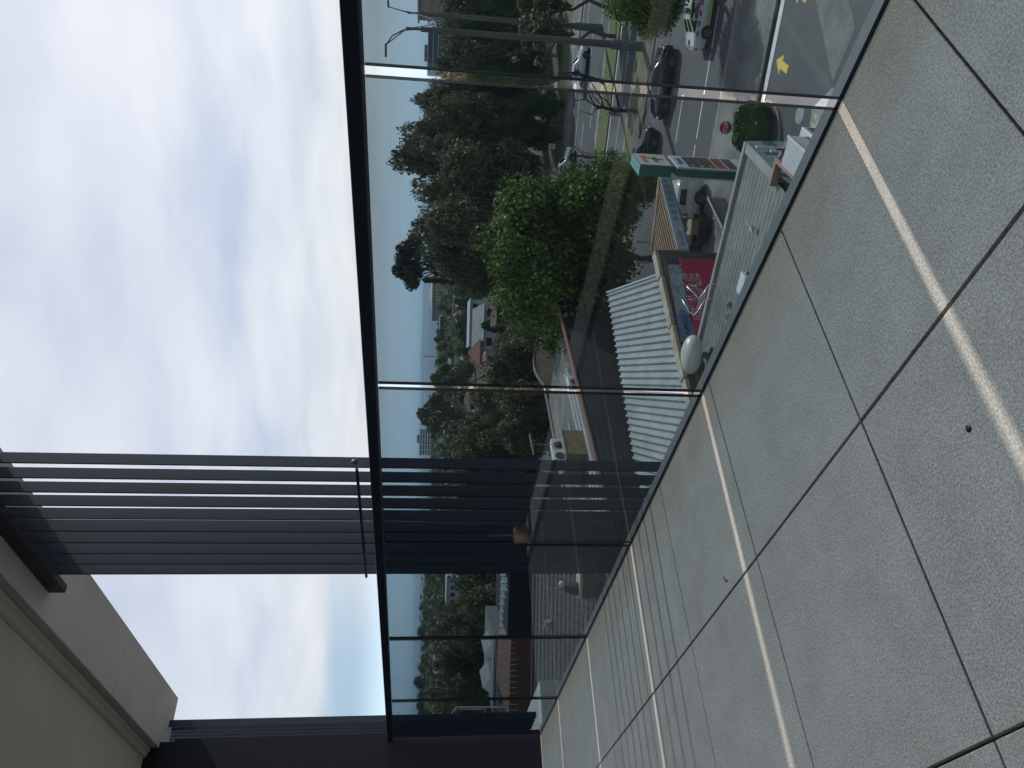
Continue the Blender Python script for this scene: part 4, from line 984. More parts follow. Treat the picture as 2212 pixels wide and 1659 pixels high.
c00 = P1+f1*((c00-P1).dot(f1))-nF*.45-up*.14; c01 = c00+f1*14
dR = c10-c00; c11 = c01+dR
mb = corrugated(c00, c01, c10, c11, .40, .10); mb.build('roof', wroof, bs)
mb = MB(); mb.prism([c00+rF*.06+up*.1, c10+rF*.06+up*.1, c10+rF*.06-up*.15, c00+rF*.06-up*.15], f1*.10); mb.build('barge_capping', mat('barge', (.5, .54, .55), .5), bs)
mb = MB(); mb.prism([c10-up*.02, c11-up*.02, c11-up*5, c10-up*5], nF*.2); mb.build('rear_wall', mat('shop_wall', (.2, .2, .2)), bs)
# boards
def wall_pt(U, V, off=.02): return on_plane(U, V, P1+nF*off, nF)
rb = thing('red_board', 'large crimson advertising board with outlined white FLARE lettering on the brick wall', 'advertising board', wall_pt(1020, 1520))
mb = MB(); q = [wall_pt(1100, 1467), wall_pt(912, 1505)]; a0, a1 = q[0], q[1]
mb.prism([a0, a1, a1-up*3.2, a0-up*3.2], nF*.05); mb.build('panel', mat('crimson', (.60, .018, .085), .55, var=.12, scale=.7), rb)
MF = frame3((0, 0, 0), rF, up)
def wm(U, V, off): p = wall_pt(U, V, off); m_ = MF.copy(); m_.translation = p; return m_
pale = mat('board_pale', (.62, .60, .58), .6)
o = text('FLARE', 1.02, wm(1018, 1507, .10), pale, rb, sx=1.02, offset=.035); o = text('FLARE', 1.02, wm(1018, 1507, .115), MATS['crimson'], rb, sx=1.02, offset=-.012)
text('FEELS LIKE', .26, wm(1000, 1494, .10), pale, rb); 
mb = MB(); q0 = wall_pt(936, 1510, .09); mb.prism([q0, q0+f1*.9, q0+f1*.9-up*1.2, q0-up*1.2], nF*.01); mb.build('picture', mat('picture_green', (.22, .30, .22), .6, var=.5, scale=3), rb)
gb = thing('grey_board', 'weathered grey peeling board with a blue oval above the red board', 'advertising board', wall_pt(1000, 1468))
mb = MB(); b0, b1 = wall_pt(1084, 1442), wall_pt(920, 1471); b2, b3 = wall_pt(928, 1497, .02), wall_pt(1084, 1469, .02)
n = 26; rng = random.Random(8); topl = [b0.lerp(b1, i/n) for i in range(n+1)]; lo_ = [b3.lerp(b2, i/n)+up*rng.uniform(-.05, .07) for i in range(n+1)]
mb.grid([[p+nF*.10 for p in topl], [p+nF*.10 for p in lo_], lo_, topl]); mb.build('panel', mat('weathered', (.44, .455, .45), .8, var=.35, scale=1.6, fine=.25, fscale=7, col2=(.24, .26, .265)), gb)
mo = wm(951, 1482, .13); mb = MB(); mb.face([mo @ Vector((1.05*math.cos(2*math.pi*k/32), .36*math.sin(2*math.pi*k/32), 0)) for k in range(32)]); mb.build('oval', mat('oval_blue', (.12, .19, .33), .6, var=.1), gb)
text('SAMES', .50, wm(951, 1482, .14), mat('oval_ink', (.03, .06, .16), .6), gb, offset=.008)
# roof access ladder rails in front of the wall
lad = thing('ladder_rails', 'pair of bent galvanised ladder handrails rising at the ribbed roof edge', 'ladder', on_z(1030, 1525, -10.8))
for (U0, V0), (U1, V1), (U2, V2), (U3, V3) in (((1041, 1483), (1025, 1500), (1014, 1509), (1046, 1533)), ((1012, 1474), (985, 1489), (978, 1499), (1014, 1524))):
    dz = 31.0
    mb = MB(); mb.tube([dp(U0, V0+22, dz+.5), dp(U0, V0, dz+.5), dp(U1, V1, dz), dp(U2, V2, dz-.05), dp(U2+10, V2+10, dz-.2), dp(U3, V3, dz-.2), dp(U3, V3+10, dz-.2)], .028, 8); mb.build('handrail', mat('galv_bright', (.62, .63, .62), .35, .6, var=.05), lad)
for k in range(3):
    mb = MB(); mb.tube([dp(1022+7*k, 1515+6*k, 30.9), dp(992+7*k, 1506+6*k, 30.9)], .018, 6); mb.build('rung', MATS['galv_bright'], lad)

# timber battened awning with the white fascia
Fr, Fl, Fb = on_z(1279, 1423, -11.3), on_z(1119, 1463, -11.3), on_z(1119, 1406, -11.3)
awn = thing('timber_awning', 'triangular timber battened awning with white lettered fascia over the shop front', 'awning', Fl-up*4)
fd = (Fl-Fr).normalized(); fn = Vector((-fd.y, fd.x, 0)); fn = fn if fn.dot(-Fr) > 0 else -fn
mb = MB(); mb.prism([Fr+fn*.02, Fl+fn*.02, Fl+fn*.02-up*.56, Fr+fn*.02-up*.56], fn*.06); mb.build('fascia', mat('fascia_white', (.50, .56, .62), .6, var=.06), awn)
mb = MB(); mb.prism([Fr+fn*.03-up*.56, Fl+fn*.03-up*.56, Fl+fn*.03-up*.61, Fr+fn*.03-up*.61], fn*.06); mb.build('blue_edge', mat('blue_edge', (.03, .14, .35), .5), awn)
timb = mat('timber', (.30, .185, .115), .8, var=.25, scale=1.5, fine=.2, stretch=(1, 1, 1))
mb = MB(); mb.prism([Fr-up*.30, Fl-up*.30, Fb-up*.30], -up*.05); mb.build('void_shade_sheet', mat('dark_void', (.03, .025, .022), .9), awn)  # dark sheet standing in for the shade in the void below the battens
nb_ = 12
mb = MB()
for i in range(nb_):
    f = (i+.5)/nb_; a0 = Fl.lerp(Fb, f); a1 = Fr.lerp(Fb, f)*1.0; a1 = Fr+(Fb-Fr)*f
    wv = (Fb-Fl)/nb_*.27
    mb.prism([a0-wv, a1-wv, a1+wv, a0+wv], -up*.10)
mb.build('batten_deck', timb, awn)
mb = MB(); mb.prism([Fr, Fb, Fb+(Fl-Fb).normalized()*.25, Fr+(Fl-Fr).normalized()*.5], up*.04); mb.build('edge_beam', timb, awn)
def fa(f, z, off=.09): m_ = frame3((0, 0, 0), fd*1.0 if fd.cross(up).dot(fn) > 0 else -fd, up); m_.translation = Fr.lerp(Fl, f)+fn*off-up*z; return m_
script_red = mat('script_red', (.42, .16, .20), .6); ink = mat('fascia_ink', (.16, .22, .30), .6)
text('St.Kilda', .46, fa(.87, .29), script_red, awn, shear=.35, sx=.8)
for k, f in enumerate((.08, .17, .26, .35, .44, .53, .61)):
    m_ = fa(f, .28); mb = MB(); sh = k % 3
    if sh == 0: ptsk = [(.11*math.cos(2*math.pi*j/14), .13*math.sin(2*math.pi*j/14)) for j in range(14)]
    elif sh == 1: ptsk = [(0, .15), (-.11, 0), (0, -.15), (.11, 0)]
    else: ptsk = [(-.09, -.13), (.09, -.13), (.12, .12), (-.12, .12)]
    n = len(ptsk); mb.grid([[m_ @ Vector((x*s, y*s, zz)) for x, y in ptsk] for s, zz in ((1, .001), (1, .01), (.62, .01), (.62, .001))], 0, False, True); mb.build('icon', ink, awn)
# rooftop pipes on the awning
for k, (U, V) in enumerate(((1136, 1403), (1092, 1401))):
    q = on_z(U, V, -11.2); mb = MB(); mb.tube([q, q+up*.7], .06, 8); mb.tube([q+up*.7, q+up*.78], .10, 8)
    tag(mb.build('vent_pipe', galv, origin=q), ['grey vent pipe on the battens beside the coping corner', 'grey vent pipe on the battens behind the brick coping'][k], 'vent pipe')

# the tall fuel price sign
Mp = on_z(1303.4, 1384, -9.5); Rp = on_z(1328, 1366.5, -9.5); ex = (Rp-Mp); W7 = ex.length; ex.normalize(); ey = Vector((-ex.y, ex.x, 0)); ey = ey if ey.dot(Mp) > 0 else -ey; D7 = .56
py = thing('fuel_sign', 'tall green and white convenience store sign tower with fuel price board', 'sign tower', Vector((Mp.x, Mp.y, ZG)))
pgreen = mat('pylon_green', (.022, .135, .095), .4, var=.06, scale=.8); pteal = mat('pylon_top', (.16, .38, .32), .4); pw = mat('pylon_white', (.56, .56, .53), .4, var=.05)
mb = MB(); mb.prism([Mp, Rp, Rp+ey*D7, Mp+ey*D7], -up*1.62); mb.build('head_box', pgreen, py)
mb = MB(); mb.prism([Mp+up*.002, Rp+up*.002, Rp+ey*D7+up*.002, Mp+ey*D7+up*.002], up*.02); mb.build('top_cap', pteal, py)
def pf(x, z, off=.02): m_ = frame3((0, 0, 0), ex, up); m_.translation = Mp+ex*x-ey*off-up*z; return m_
mb = MB(); plate(mb, pf(W7/2, .81), W7*.97, 1.56, .018, .04); mb.build('head_face', pw, py)
def poly(pts, m_, name, mm, z=.006):
    mb = MB(); mb.prism([m_ @ Vector((x, y, .002)) for x, y in pts], m_.to_3x3() @ Vector((0, 0, z))); return mb.build(name, mm, py)
m7 = pf(W7/2, .78); sor = mat('seven_orange', (.62, .20, .04), .5); sre = mat('seven_red', (.50, .06, .03), .5)
poly([(-.52, .52), (.52, .52), (.52, .34), (.46, .28), (-.52, .28)], m7, 'numeral', sor)
poly([(.52, .33), (.30, .28), (.05, .06), (-.02, -.08), (.22, -.08), (.27, .06)], m7, 'numeral', sre)
poly([(-.02, -.28), (.20, -.28), (.18, -.60), (-.04, -.60)], m7, 'numeral', sre)
text('ELEVEN', .26, pf(W7/2, .78+.18, .03), mat('eleven_green', (.02, .15, .09), .5), py, sx=.95, offset=.012)
L2 = -11.38; z2 = Mp.z-L2; q0 = Mp-ex*.04; 
mb = MB(); b0 = Vector((q0.x, q0.y, L2)); b1 = b0+ex*(W7+.08); mb.prism([b0+ey*.08, b1+ey*.08, b1+ey*(D7-.08), b0+ey*(D7-.08)], -up*3.9); mb.build('tower_box', pgreen, py)
mb = MB(); mb.prism([b0, b1, b1+ey*.10, b0+ey*.10], -up*3.9); mb.build('tower_frame', pw, py, .02); 
mb = MB(); mb.prism([b0+ey*(D7-.1), b1+ey*(D7-.1), b1+ey*(D7), b0+ey*(D7)], -up*3.9); mb.build('tower_frame', pw, py, .02)
mb = MB(); mb.prism([Mp+ex*.3-up*1.6+ey*.1, Rp-ex*.3-up*1.6+ey*.1, Rp-ex*.3-up*1.6+ey*.4, Mp+ex*.3-up*1.6+ey*.4], -up*.3); mb.build('neck', pgreen, py)
dz0 = z2
def panel(z0, z1, mm, nm, w=.86, off=.008):
    mb = MB(); plate(mb, pf(W7/2, dz0+(z0+z1)/2, off), W7*w, z1-z0, .012); return mb.build(nm, mm, py)
panel(.12, .56, mat('panel_white', (.60, .62, .64), .4), 'logo_panel'); text('Mobil', .46, pf(W7/2, dz0+.33, .012), mat('logo_blue', (.02, .07, .30), .5), py, offset=.014, sx=.95)
panel(.62, 2.05, mat('price_black', (.018, .016, .016), .35), 'price_board', .9)
led = mat('led_dim', (.14, .045, .035), .5); gr = mat('price_grey', (.22, .22, .22), .5)
for k in range(3):
    zc = .86+.48*k
    text(['U91', 'E10', 'Diesel'][k] if False else '', .2, pf(W7*.25, dz0+zc, .012), gr, py) if False else None
    mb = MB(); plate(mb, pf(W7*.60, dz0+zc, .012), W7*.50, .26, .01); mb.build('price_digits', led, py); mb = MB(); plate(mb, pf(W7*.18, dz0+zc, .012), W7*.16, .20, .01); mb.build('grade_tag', gr, py)
panel(2.12, 2.62, mat('promo_red', (.30, .05, .05), .5, var=.4, scale=4), 'promo_panel', .9); panel(2.70, 3.2, mat('promo_dark', (.07, .055, .045), .5, var=.6, scale=5), 'promo_panel', .9)

# white ute, trailer with crate and a worker bending over it
make_car('ute', 'white canopy ute parked on the kerb below the timber awning', 'ute', 'ute', paint('ute_cream', (.50, .52, .47)), G(1176, 1512)+up*.03, hR+.25)
tq = G(1163, 1532)+up*.0; a = hR+.25; cx = Vector((math.cos(a), math.sin(a), 0)); cy = Vector((-cx.y, cx.x, 0))
tr = thing('box_trailer', 'small black cage trailer standing behind the white ute', 'trailer', tq, a)
mb = MB(); mb.box((0, 0, .48), (1.7, 1.1, .06)); 
for sx_, sy_, lx, ly in ((0, .53, 1.7, .04), (0, -.53, 1.7, .04), (.83, 0, .04, 1.1), (-.83, 0, .04, 1.1)): mb.box((sx_, sy_, .64), (lx, ly, .3))
local(mb, 'tray', trim_m, tr)
for s in (1, -1):
    mb = MB(); mb.lathe((0, s*.66, .28), [(.1, -.08), (.26, -.08), (.28, 0), (.26, .08), (.1, .08)], 18, axis=Matrix(((1, 0, 0), (0, 0, 1), (0, 1, 0)))); local(mb, 'wheel', tyre_m, tr)
mb = MB(); mb.tube([(.8, 0, .45), (1.6, 0, .45)], .035, 6); mb.tube([(.8, .4, .45), (1.4, 0, .45)], .03, 6); mb.tube([(.8, -.4, .45), (1.4, 0, .45)], .03, 6); local(mb, 'drawbar', trim_m, tr)
cr_ = thing('crate', 'tan cardboard crate resting on the black trailer', 'crate', tq+up*.52, a)
mb = MB(); mb.box((-.1, 0, .35), (.9, .75, .68)); local(mb, 'carton', mat('cardboard', (.36, .27, .18), .85, var=.15, scale=3), cr_, .01)
mb = MB(); mb.box((-.1, 0, .693), (.9, .09, .006)); local(mb, 'tape', mat('tape', (.42, .34, .24), .4), cr_)
def skin_person(name, label, pos, rz, joints, edges, mats, extra):
    t = thing(name, label, 'person', pos, rz)
    me = bpy.data.meshes.new('body'); me.from_pydata([j[0] for j in joints], edges, []); o = bpy.data.objects.new('body', me); C.objects.link(o); o.parent = t
    me.materials.append(mats)
    sk = o.modifiers.new('skin', 'SKIN'); me.skin_vertices[0].data
    for i, j in enumerate(joints): me.skin_vertices[0].data[i].radius = (j[1], j[1]*(j[2] if len(j) > 2 else 1)); me.skin_vertices[0].data[i].use_root = (i == 0)
    o.modifiers.new('sub', 'SUBSURF').levels = 1; o.modifiers['sub'].render_levels = 2
    return t, o
J = [((0, 0, .95), .135, .85), ((.10, 0, 1.15), .13, .85), ((.25, 0, 1.32), .15, .8), ((.38, 0, 1.44), .06), ((.43, 0, 1.50), .075), ((.47, 0, 1.58), .095), ((.50, 0, 1.67), .07)]
EDG = [(0, 1), (1, 2), (2, 3), (3, 4), (4, 5), (5, 6)]
VJ, VE = [(p, r+.02, k) for p, r, *kk in J[:3] for k in [kk[0] if kk else 1]], [(0, 1), (1, 2)]
TJ, TE = [((0, 0, .95), .15, .85)], []
for s in (1, -1):
    b0 = len(J); J += [((0, s*.10, .90), .09), ((.06, s*.12, .50), .062), ((-.02, s*.12, .09), .045), ((.16, s*.13, .045), .04)]
    EDG += [(0, b0), (b0, b0+1), (b0+1, b0+2), (b0+2, b0+3)]
    t0 = len(TJ); TJ += [((0, s*.10, .90), .105), ((.06, s*.12, .50), .078), ((-.02, s*.12, .14), .065)]; TE += [(0, t0), (t0, t0+1), (t0+1, t0+2)]
    b0 = len(J); J += [((.27, s*.20, 1.34), .062), ((.42, s*.26, 1.10), .046), ((.62, s*.20, 1.00), .03), ((.69, s*.19, .98), .036)]
    EDG += [(2, b0), (b0, b0+1), (b0+1, b0+2), (b0+2, b0+3)]
    for f in range(4):
        k = len(J); yy = s*(.165+.017*f); ln = (.075, .085, .08, .062)[f]
        J += [((.725, yy, .97), .010), ((.725+ln*.6, yy, .945), .009), ((.725+ln*.8, yy, .91), .008)]; EDG += [(b0+3, k), (k, k+1), (k+1, k+2)]
    k = len(J); J += [((.69, s*.15, .965), .011), ((.72, s*.125, .94), .009)]; EDG += [(b0+3, k), (k, k+1)]
    v0 = len(VJ); VJ += [((.27, s*.19, 1.335), .085), ((.36, s*.24, 1.18), .07)]; VE += [(2, v0), (v0, v0+1)]
pp = G(1189, 1521)
ph = a+math.pi+.5
pt, po = skin_person('person', 'worker in fluoro yellow shirt and dark trousers bending over the crate', pp+up*.02, ph-math.pi*.9, J, EDG, mat('skin', (.30, .18, .12), .6), None)
def cloth(nm, j, e, mm):
    me = bpy.data.meshes.new(nm); me.from_pydata([q[0] for q in j], e, []); o = bpy.data.objects.new(nm, me); C.objects.link(o); o.parent = pt; me.materials.append(mm)
    o.modifiers.new('skin', 'SKIN')
    for i, q in enumerate(j): me.skin_vertices[0].data[i].radius = (q[1], q[1]*(q[2] if len(q) > 2 else 1)); me.skin_vertices[0].data[i].use_root = (i == 0)
    m_ = o.modifiers.new('sub', 'SUBSURF'); m_.levels = 1; m_.render_levels = 2
cloth('shirt', VJ, VE, mat('hi_vis', (.40, .62, .06), .8)); cloth('trousers', TJ, TE, mat('trousers_dark', (.025, .027, .035), .9))
mb = MB(); mb.lathe((0, 0, 0), [(0, .105)]+[(.108*math.sin(R(x)), .105*math.cos(R(x))) for x in range(20, 111, 15)], 14); o = mb.build('hair', mat('hair_dark', (.015, .012, .01), .8)); o.parent = pt; o.location = (.475, 0, 1.60); o.rotation_euler = (0, R(15), 0)
mb = MB(); mb.box((.572, 0, 1.575), (.03, .025, .04)); o = local(mb, 'nose', MATS['skin'], pt, .008)

# low panel fence beside the footpath
q0, q1 = on_z(1232, 1529, -14.2), on_z(1135, 1577, -14.2); fz = thing('panel_fence', 'low grey panel fence with pale rail between the verge and the ribbed roof', 'fence', Vector((q0.x, q0.y, ZG)))
dF = (q1-q0).normalized(); nf2 = Vector((-dF.y, dF.x, 0))
for k in range(5):
    a0, a1 = q0+dF*(.02+k*1.25), q0+dF*(1.2+k*1.25); mb = MB(); mb.prism([a0, a1, a1-up*1.1, a0-up*1.1], nf2*.05); mb.build('panel', mat('fence_grey', (.13, .135, .14), .7, var=.15), fz)
mb = MB(); mb.prism([q0-nf2*.04+up*.002, q0+dF*6.3-nf2*.04+up*.002, q0+dF*6.3+nf2*.09+up*.002, q0+nf2*.09+up*.002], up*.05); mb.build('top_rail', mat('fence_rail', (.38, .37, .33), .6), fz)

# dark walled two storey building with the rounded parapet
Q1, Q2 = on_z(996, 1209.6, -7.8), on_z(669, 1290, -7.8)
g1 = (Q2-Q1); g1.z = 0; g1.normalize(); ng = Vector((-g1.y, g1.x, 0)); ng = ng if ng.dot(-Q1) > 0 else -ng
dkb = thing('dark_building', 'two storey building with plain near black side wall and rounded terracotta capped parapet', 'building', Vector((Q1.x, Q1.y, ZG)))
prof = [(1058, 1174), (1043, 1175), (1031, 1177.5), (1015, 1184.6), (1005, 1196.6), (1000, 1206.6), (996, 1209.6)]
pl = [on_plane(U, V, Q1, ng) for U, V in prof]; endp = Q1+g1*26; endp.z = pl[-1].z
top = pl+[endp]
dwall = mat('black_wall', (.020, .021, .024), .8, var=.25, scale=.4, fine=.15, fscale=3)
mb = MB(); mb.prism(top+[Vector((endp.x, endp.y, ZG)), Vector((pl[0].x, pl[0].y, ZG))], -ng*.3); mb.build('side_wall', dwall, dkb)
terra = mat('terracotta_cap', (.22, .105, .07), .7, var=.2, scale=2)
mb = MB()
rows = [[p+ng*.05, p+ng*.05+up*.09, p-ng*.36+up*.09, p-ng*.36] for p in top]; mb.grid(rows); mb.build('parapet_cap', terra, dkb)
BW = 10.5; zdk = -8.75
mb = MB(); c_ = [pl[0]-ng*.3, endp-ng*.3, endp-ng*BW, pl[0]-ng*BW]; mb.prism([Vector((p.x, p.y, zdk)) for p in c_], -up*6.4); mb.build('roof_deck', mat('deck_grey', (.19, .185, .165), .8, var=.3, scale=.5, fine=.1), dkb)
bprof = [(1040, 1170), (1024, 1169), (975, 1165), (929, 1161), (889, 1154), (872, 1154.5), (859, 1158), (845, 1166), (830, 1177)]
bl = [on_plane(U, V, Q1-ng*BW, ng) for U, V in bprof]; bend = bl[-1]+g1*14; bend.z = bl[-1].z
btop = bl+[bend]
mb = MB(); mb.prism(btop+[Vector((bend.x, bend.y, ZG)), Vector((bl[0].x, bl[0].y, ZG))], -ng*.3); mb.build('rear_wall', mat('mottled_render', (.27, .22, .165), .85, var=.45, scale=.9, fine=.2, col2=(.16, .10, .07)), dkb)  # grey-beige render mottled with darker brown
mb = MB(); mb.grid([[p+ng*.05, p+ng*.05+up*.08, p-ng*.36+up*.08, p-ng*.36] for p in btop]); mb.build('parapet_cap', mat('cap_grey', (.22, .20, .18), .8), dkb)
mb = MB(); r0, r1 = pl[0]-ng*.3, Vector((bl[0].x, bl[0].y, bl[0].z)); mb.prism([r0, r1, Vector((r1.x, r1.y, ZG)), Vector((r0.x, r0.y, ZG))], g1*.3); mb.build('street_wall', brk, dkb)
s0 = Q1+g1*2-ng*1.2; s0.z = zdk+.15
mb = corrugated(s0, s0-ng*3.0+up*.25, s0+g1*23, s0+g1*23-ng*3.0+up*.25, .45, .07); mb.build('sheet_roof', mat('zinc', (.20, .205, .20), .5, var=.15, scale=.6), dkb)
mb = MB(); s1_ = s0-ng*3.4+up*.3+g1*4; mb.prism([s1_, s1_+g1*12, s1_+g1*12-ng*.8, s1_-ng*.8], up*.12); mb.build('gutter', mat('gutter_white', (.33, .33, .31), .6, var=.2), dkb)
def split_ac(c, label, w_=.95, h_=.75, d_=.4, ax=None):
    t = thing('air_conditioner', label, 'air conditioner', c, 0, 'white air conditioners on the dark building')
    ax = ax or ng; rx = up.cross(ax); Rm = Matrix(((rx.x, ax.x, 0), (rx.y, ax.y, 0), (0, 0, 1)))
    mb = MB(); mb.box(c+up*h_*.5+up*.12, (w_, d_, h_), Rm); mb.build('case', MATS['ac_white'], t, .03)
    mb = MB(); mb.lathe(c+ax*(d_*.5+.012)+up*(h_*.5+.12)-rx*.12, [(.0, .01), (.06, .012), (.27, .006), (.30, 0)], 20, axis=Matrix(((rx.x, 0, ax.x), (rx.y, 0, ax.y), (0, 1, 0)))); mb.build('fan_guard', mat('fan_dark', (.06, .06, .065), .5), t)
    for s in (1, -1): 
        mb = MB(); mb.box(c+rx*s*w_*.3+up*.06, (.08, d_*1.1, .12), Rm); mb.build('foot', galv, t)
q = on_plane(832, 1222, Q1-ng*1.6, ng); split_ac(Vector((q.x, q.y, zdk+.2)), 'single white outdoor unit near the terracotta capped parapet seen across the second glass gap')
# brown clad plant box with two units behind it
x0, x1 = on_plane(730, 1214, Q1-ng*3.2, ng), on_plane(679, 1222, Q1-ng*3.2, ng); bxh = x0.z-zdk-.1
pb = thing('plant_box', 'brown timber clad plant enclosure with pale rim on the dark building roof', 'enclosure', x0-up*bxh)
clad = mat('cladding', (.26, .19, .10), .85, var=.3, scale=2, fine=.25, fscale=6, stretch=(1, 1, 5))
wv = g1*((x1-x0).dot(g1)); 
mb = MB(); mb.prism([x0, x0+wv, x0+wv-ng*1.6, x0-ng*1.6], -up*bxh); mb.build('cladding', clad, pb)
mb = MB()
for a0, b0 in ((x0+ng*.04, x0+wv+ng*.04), (x0-ng*1.6, x0+wv-ng*1.6)): mb.prism([a0+up*.003, b0+up*.003, b0-ng*.16+up*.003, a0-ng*.16+up*.003], up*.12)
mb.build('rim', mat('rim_pale', (.45, .42, .35), .7), pb)
for k in range(2): split_ac(x0+wv*(.27+.46*k)-ng*.8-up*.3, ["white outdoor unit toward the photo's top edge end of the timber clad enclosure", 'white outdoor unit at the navy wall end of the timber clad enclosure'][k], .9, .8, .5)

q = x0+wv*.35-ng*.5; mb = MB(); mb.tube([q, q+up*1.9], .025, 6); mb.tube([q+up*1.85-g1*.9, q+up*1.75+g1*.9], .015, 5)
for k in range(5): mb.tube([q+up*(1.83-.02*k)+g1*(-.7+.3*k)-ng*.35, q+up*(1.83-.02*k)+g1*(-.7+.3*k)+ng*.35], .01, 4)
tag(mb.build('television_antenna', galv, origin=q), 'thin television antenna on a mast above the timber clad enclosure', 'antenna')

# houses and roofs to the left, low below the balcony
ledge = mat('white_ledge', (.60, .62, .62), .7, var=.08)
mb = MB(); mb.box((-7.6, 1.765, -.62), (2.9, .49, 1.04)); tag(mb.build('parapet', ledge, origin=(-7.6, 1.765, -1.1)), 'white rendered parapet wall just beyond the glass where it meets the navy wall', 'wall')
th_ = thing('tiled_house', 'house with dark grey tiled roof low behind the slat screen', 'house', on_z(300, 1250, -12))
ra, rb_ = on_z(560, 1158, -5.2), on_z(150, 1151, -5.2); axT = (rb_-ra).normalized(); dnT = Vector((axT.y, -axT.x, 0)); dnT = dnT if dnT.dot(-ra) > 0 else -dnT
lenT = (rb_-ra).length+6
mT, ntT, bT = new_mat('roof_tiles')
tcn = N(ntT, 'ShaderNodeTexCoord'); mpg = N(ntT, 'ShaderNodeMapping'); mpg.vector_type = 'TEXTURE'; mpg.inputs['Rotation'].default_value = (0, 0, math.atan2(axT.y, axT.x)); L(ntT, tcn.outputs['Object'], mpg.inputs['Vector'])
brT = N(ntT, 'ShaderNodeTexBrick'); L(ntT, mpg.outputs[0], brT.inputs['Vector']); brT.inputs['Scale'].default_value = 1; brT.inputs['Brick Width'].default_value = .42; brT.inputs['Row Height'].default_value = .40; brT.inputs['Mortar Size'].default_value = .05; brT.inputs['Mortar Smooth'].default_value = .6
brT.offset = 0.0; brT.inputs['Color1'].default_value = (.125, .118, .105, 1); brT.inputs['Color2'].default_value = (.095, .092, .085, 1); brT.inputs['Mortar'].default_value = (.022, .022, .022, 1)
L(ntT, brT.outputs['Color'], bT.inputs['Base Color']); bT.inputs['Roughness'].default_value = .85
def tile_rows(o, ax, dn, ln, wid, drop, name, parent, mm, row=.40, rise=.045):
    mb = MB(); n = int(wid/row)
    for i in range(n):
        f0, f1 = i/n, (i+1)/n
        p0 = o+dn*wid*f0-up*drop*f0; p1 = o+dn*wid*f1-up*(drop*f1-rise)
        mb.face([p0, p0+ax*ln, p1+ax*ln, p1]); mb.face([p1, p1+ax*ln, p1+ax*ln-up*rise*1.2, p1-up*rise*1.2])
    return mb.build(name, mm, parent)
tile_rows(ra, axT, dnT, lenT, 13, 4.2, 'roof', th_, mT)
mb = MB(); mb.tube([ra, ra+axT*lenT], .13, 8); mb.build('ridge_tiles', mat('ridge', (.12, .085, .07), .85), th_)
mb = MB(); mb.prism([ra+dnT*12.5-up*4.3, ra+axT*lenT+dnT*12.5-up*4.3, ra+axT*lenT+dnT*12.5-up*10, ra+dnT*12.5-up*10], -dnT*12.4); mb.build('wall', mat('house_wall_grey', (.2, .19, .18)), th_)
vp_ = on_z(318, 1190, -5.75); vq_ = on_z(205, 1240, -7.2)
mb = MB(); mb.tube([vp_+up*.1, vq_+up*.1], .16, 6); mb.build('hip_capping', mat('hipcap', (.17, .155, .14), .85, var=.2), th_)
mb = MB(); k0_ = on_z(262, 1205, -6.25); mb.prism([k0_, k0_+axT*2.0, k0_+axT*2.0+dnT*3.4-up*1.1, k0_+dnT*3.4-up*1.1], up*.05); mb.build('skylight', mat('skylight', (.07, .07, .075), .4), th_)
def chimney_at(U0, U1, Vt, d, label, zbot, col=None):
    a0, a1 = dp(U1, Vt, d), dp(U0, Vt, d); rx = (a1-a0); rx.z = 0; w_ = rx.length; rx.normalize(); by = Vector((-rx.y, rx.x, 0)); by = by if by.dot(a0) > 0 else -by
    t = thing('chimney', label, 'chimney', Vector((a0.x, a0.y, zbot)))
    bo = a0+rx*w_*.5+by*.35
    fr = frame3(bo, rx, up)
    mb = MB(); mb.prism([a0, a0+rx*w_, a0+rx*w_+by*.75, a0+by*.75], -up*(a0.z-zbot)); mb.build('stack', brick_mat('chimney_brick', (.17, .075, .05), (.11, .055, .045), (.12, .11, .1)), t)
    mb = MB(); mb.prism([a0-rx*.06-by*.06+up*.003, a0+rx*(w_+.06)-by*.06+up*.003, a0+rx*(w_+.06)+by*.81+up*.003, a0-rx*.06+by*.81+up*.003], up*.12); mb.build('cap', mat('chimney_cap', (.48, .42, .30), .8, var=.2), t)
    return t, bo, rx
ct, cb_, crx = chimney_at(424, 366, 1257, 34, 'broad red brick chimney with cream cap rising from the dark tiled roof', -9.5)
mb = MB(); mb.lathe(cb_+up*.12-crx*.25, [(.30, 0), (.26, .25), (.17, .45), (.16, .62), (0, .62)], 16); mb.build('chimney_pot', mat('pot_black', (.018, .018, .02), .6), ct)
mb = MB(); mb.lathe(cb_+up*.72-crx*.05, [(0, 0), (.13, .02), (.16, .12), (.12, .24), (0, .27)], 14); mb.tube([cb_+up*.7-crx*.2, cb_+up*1.05-crx*.2], .035, 6); mb.build('cowl', mat('cowl_cream', (.55, .53, .45), .5), ct)
q = dp(317, 1180, 38.5); mb = MB(); mb.tube([q-up*.35, q+up*.1], .05, 6); mb.tube([q+up*.05, q+up*.05+axT*.25], .04, 5); tag(mb.build('flue_pipe', mat('pipe_pale', (.5, .5, .48), .6), origin=q-up*.35), 'short white flue pipe poking from the upper slope of the tiled roof', 'pipe')
